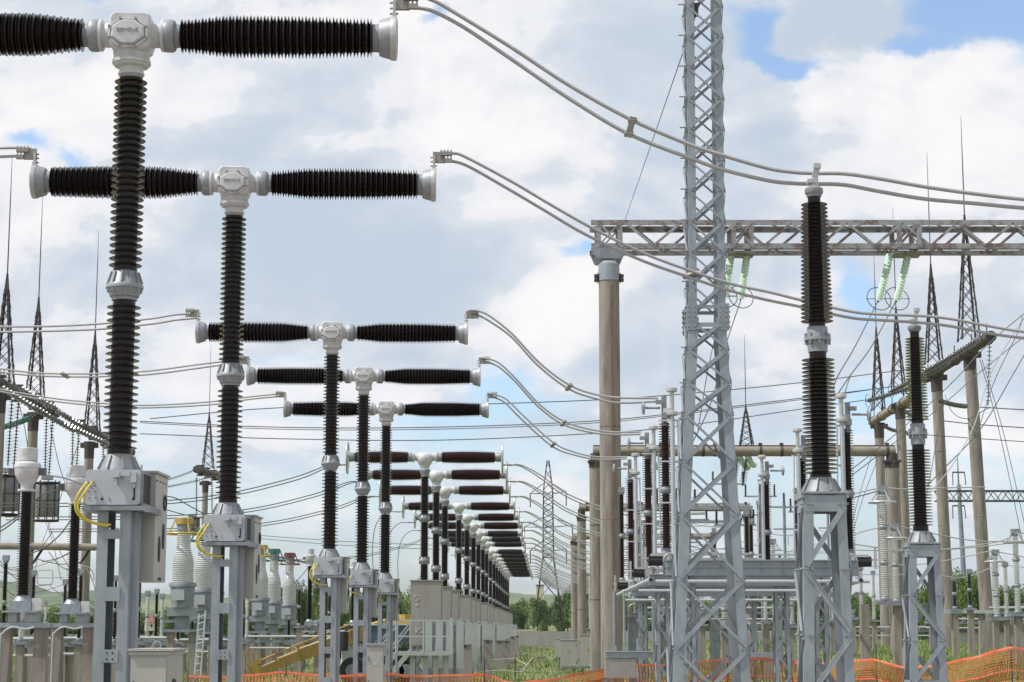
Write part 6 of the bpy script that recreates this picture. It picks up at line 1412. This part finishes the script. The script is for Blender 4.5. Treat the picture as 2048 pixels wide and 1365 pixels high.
# ---------------------------------------------------------------- orange safety net
def net(name_lab, top, h, posts, seed):
    tp = [P(*p) for p in top]; sp_ = spline(tp, 10); rg_ = random.Random(seed)
    L_ = [0]
    for a, b in zip(sp_, sp_[1:]): L_.append(L_[-1] + (b - a).length)
    tot = L_[-1]
    def at(s):
        s = max(0, min(tot, s))
        for i in range(len(L_) - 1):
            if L_[i + 1] >= s: q = (s - L_[i]) / max(1e-6, L_[i + 1] - L_[i]); return sp_[i].lerp(sp_[i + 1], q)
        return sp_[-1]
    t = thing('safety_net', name_lab, 'net', (tp[0].x, tp[0].y, 0), 'orange safety nets'); m = MB(); rows = int(h / .05); cols = int(tot / .075)
    tops = [at(c * tot / cols) for c in range(cols + 1)]
    def pt(c, r): p = tops[c]; return p + V((.02 * math.sin(c * .21 + r * .5), .05 * math.sin(c * .09 + r * .35) + .02 * math.sin(r * .8), -r * .05 + .008 * math.sin(c * .5)))
    for c in range(cols + 1):
        for r in range(0, rows, 4):
            a, b = pt(c, r), pt(c, min(r + 4, rows)); m.add([a - V((.012, 0, 0)), a + V((.012, 0, 0)), b + V((.012, 0, 0)), b - V((.012, 0, 0))], [(0, 1, 2, 3)])
    for r in range(rows + 1):
        for c in range(0, cols, 3):
            c2 = min(c + 3, cols); a, b = pt(c, r), pt(c2, r); m.add([a + V((0, .003, .007)), a + V((0, .003, -.007)), b + V((0, .003, -.007)), b + V((0, .003, .007))], [(0, 1, 2, 3)])
    m.build('mesh', 'orange', t, smooth=0)
    for r0, hh in ((0, .045), (8, .028), (15, .03)):
        m = MB()
        for c in range(0, cols, 3):
            c2 = min(c + 3, cols); a, b = pt(c, r0) + V((0, -.01, 0)), pt(c2, r0) + V((0, -.01, 0)); m.add([a + V((0, 0, hh / 2)), a - V((0, 0, hh / 2)), b - V((0, 0, hh / 2)), b + V((0, 0, hh / 2))], [(0, 1, 2, 3)])
        m.build('selvedge_band', 'orange2', t, smooth=0)
    for (x, y, D) in posts:
        p = P(x, y, D); m = MB(); m.cyl((p.x, D, p.z + .08), (p.x, D, p.z - 1.3), .014, seg=6); m.build('stake', 'rust', t)


net('orange net in front of the crane and the far row, left half of the picture', [(374, 1353, 44), (440, 1354, 44), (500, 1351, 44), (572, 1345, 44), (640, 1351, 44), (740, 1351, 44), (782, 1347, 44), (800, 1352, 44), (880, 1352, 44), (968, 1350, 44), (1005, 1362, 44), (1040, 1368, 44)], .6, [(572, 1338, 44), (376, 1348, 44), (782, 1346, 44), (969, 1326, 44)], 1)
net('orange net behind the drive box and the mast', [(1040, 1366, 43), (1110, 1358, 43), (1165, 1347, 43.5), (1215, 1339, 45), (1275, 1331, 45), (1350, 1330, 45), (1440, 1321, 45), (1500, 1318, 45), (1545, 1319, 45), (1590, 1326, 45)], .75, [(1455, 1318, 45), (1210, 1334, 44.5)], 2)
net('large orange net rising to a peak at the right edge', [(1590, 1326, 44), (1640, 1328, 43), (1700, 1322, 42), (1752, 1321, 41), (1800, 1334, 40), (1850, 1334, 39), (1900, 1326, 38), (1960, 1312, 37), (2019, 1296, 36), (2060, 1303, 36), (2140, 1320, 36)], 1.3, [(1752, 1296, 41), (2022, 1296, 36), (1640, 1322, 43)], 3)
# stakes with tape in the grass
for i, (x, y0, D) in enumerate(((1030, 1316, 80), (969, 1326, 70))):
    p = P(x, y0, D); t = thing('stake', ['rusty stake in the grass right of the far row', 'short pale stake by the floor cabinets'][i], 'stake', (p.x, D, 0)); m = MB(); m.cyl((p.x, D, 0), (p.x, D, p.z), .03, seg=6); m.build('rod', 'rust' if i == 0 else 'wood', t)
tag(MB().tube([P(*p) for p in ((985, 1320, 78), (1030, 1317, 80), (1053, 1330, 78), (1066, 1315, 82))], .012, 5).build('marking_tape', 'tape'), 'pale marking tape strung between stakes in the grass', 'tape')
tag(MB().tube([P(*p) for p in ((948, 1346, 70), (969, 1343, 70), (1004, 1341, 72), (1045, 1344, 74), (1053, 1330, 78))], .012, 5).build('marking_tape', 'tape'), 'lower pale marking tape along the grass', 'tape')
p = P(1078, 1318, 100); tag(MB().box(p, (.7, .3, .06)).box(p + V((.1, .1, .06)), (.5, .25, .05), .3).build('wood_pile', 'wood'), 'small heap of old boards lying on the grass', 'wood pile')

# ---------------------------------------------------------------- grass
gr = MB(); rg = random.Random(9)
for k in range(60000):
    D = 48 + 165 * rg.random() ** 1.4; xpix = rg.uniform(380, 2070) if rg.random() < .8 else rg.uniform(-20, 400); X = (xpix - CX) / F * D * 1.01; z = gz(X, D)
    h = rg.uniform(.08, .22) * (1 + .7 * (math.sin(X * .9 + D * .3) * math.sin(D * .21 - X * .4) > .3)); w_ = .012 + D * .00022; lean = rg.uniform(-.12, .12); q = rg.uniform(0, 3.14); dx, dy_ = math.cos(q) * w_, math.sin(q) * w_
    gr.add([(X - dx, D - dy_, z - .02), (X + dx, D + dy_, z - .02), (X + lean, D + rg.uniform(-.1, .1), z + h)], [(0, 1, 2)])
gr.build('grass', 'grassb', kind='stuff', smooth=0)
# ---------------------------------------------------------------- air
hz_m = bpy.data.materials.new('thin_air'); hz_m.use_nodes = True; hz_m.node_tree.nodes.clear()
o_ = hz_m.node_tree.nodes.new('ShaderNodeOutputMaterial'); v_ = hz_m.node_tree.nodes.new('ShaderNodeVolumePrincipled')
v_.inputs['Color'].default_value = (.80, .88, 1, 1); v_.inputs['Density'].default_value = .00007; v_.inputs['Anisotropy'].default_value = .3
hz_m.node_tree.links.new(v_.outputs[0], o_.inputs['Volume'])
hb = MB().box((0, 1400, 41.5), (8000, 3700, 85)); HZO = hb.build('haze', hz_m, kind='stuff', smooth=0)
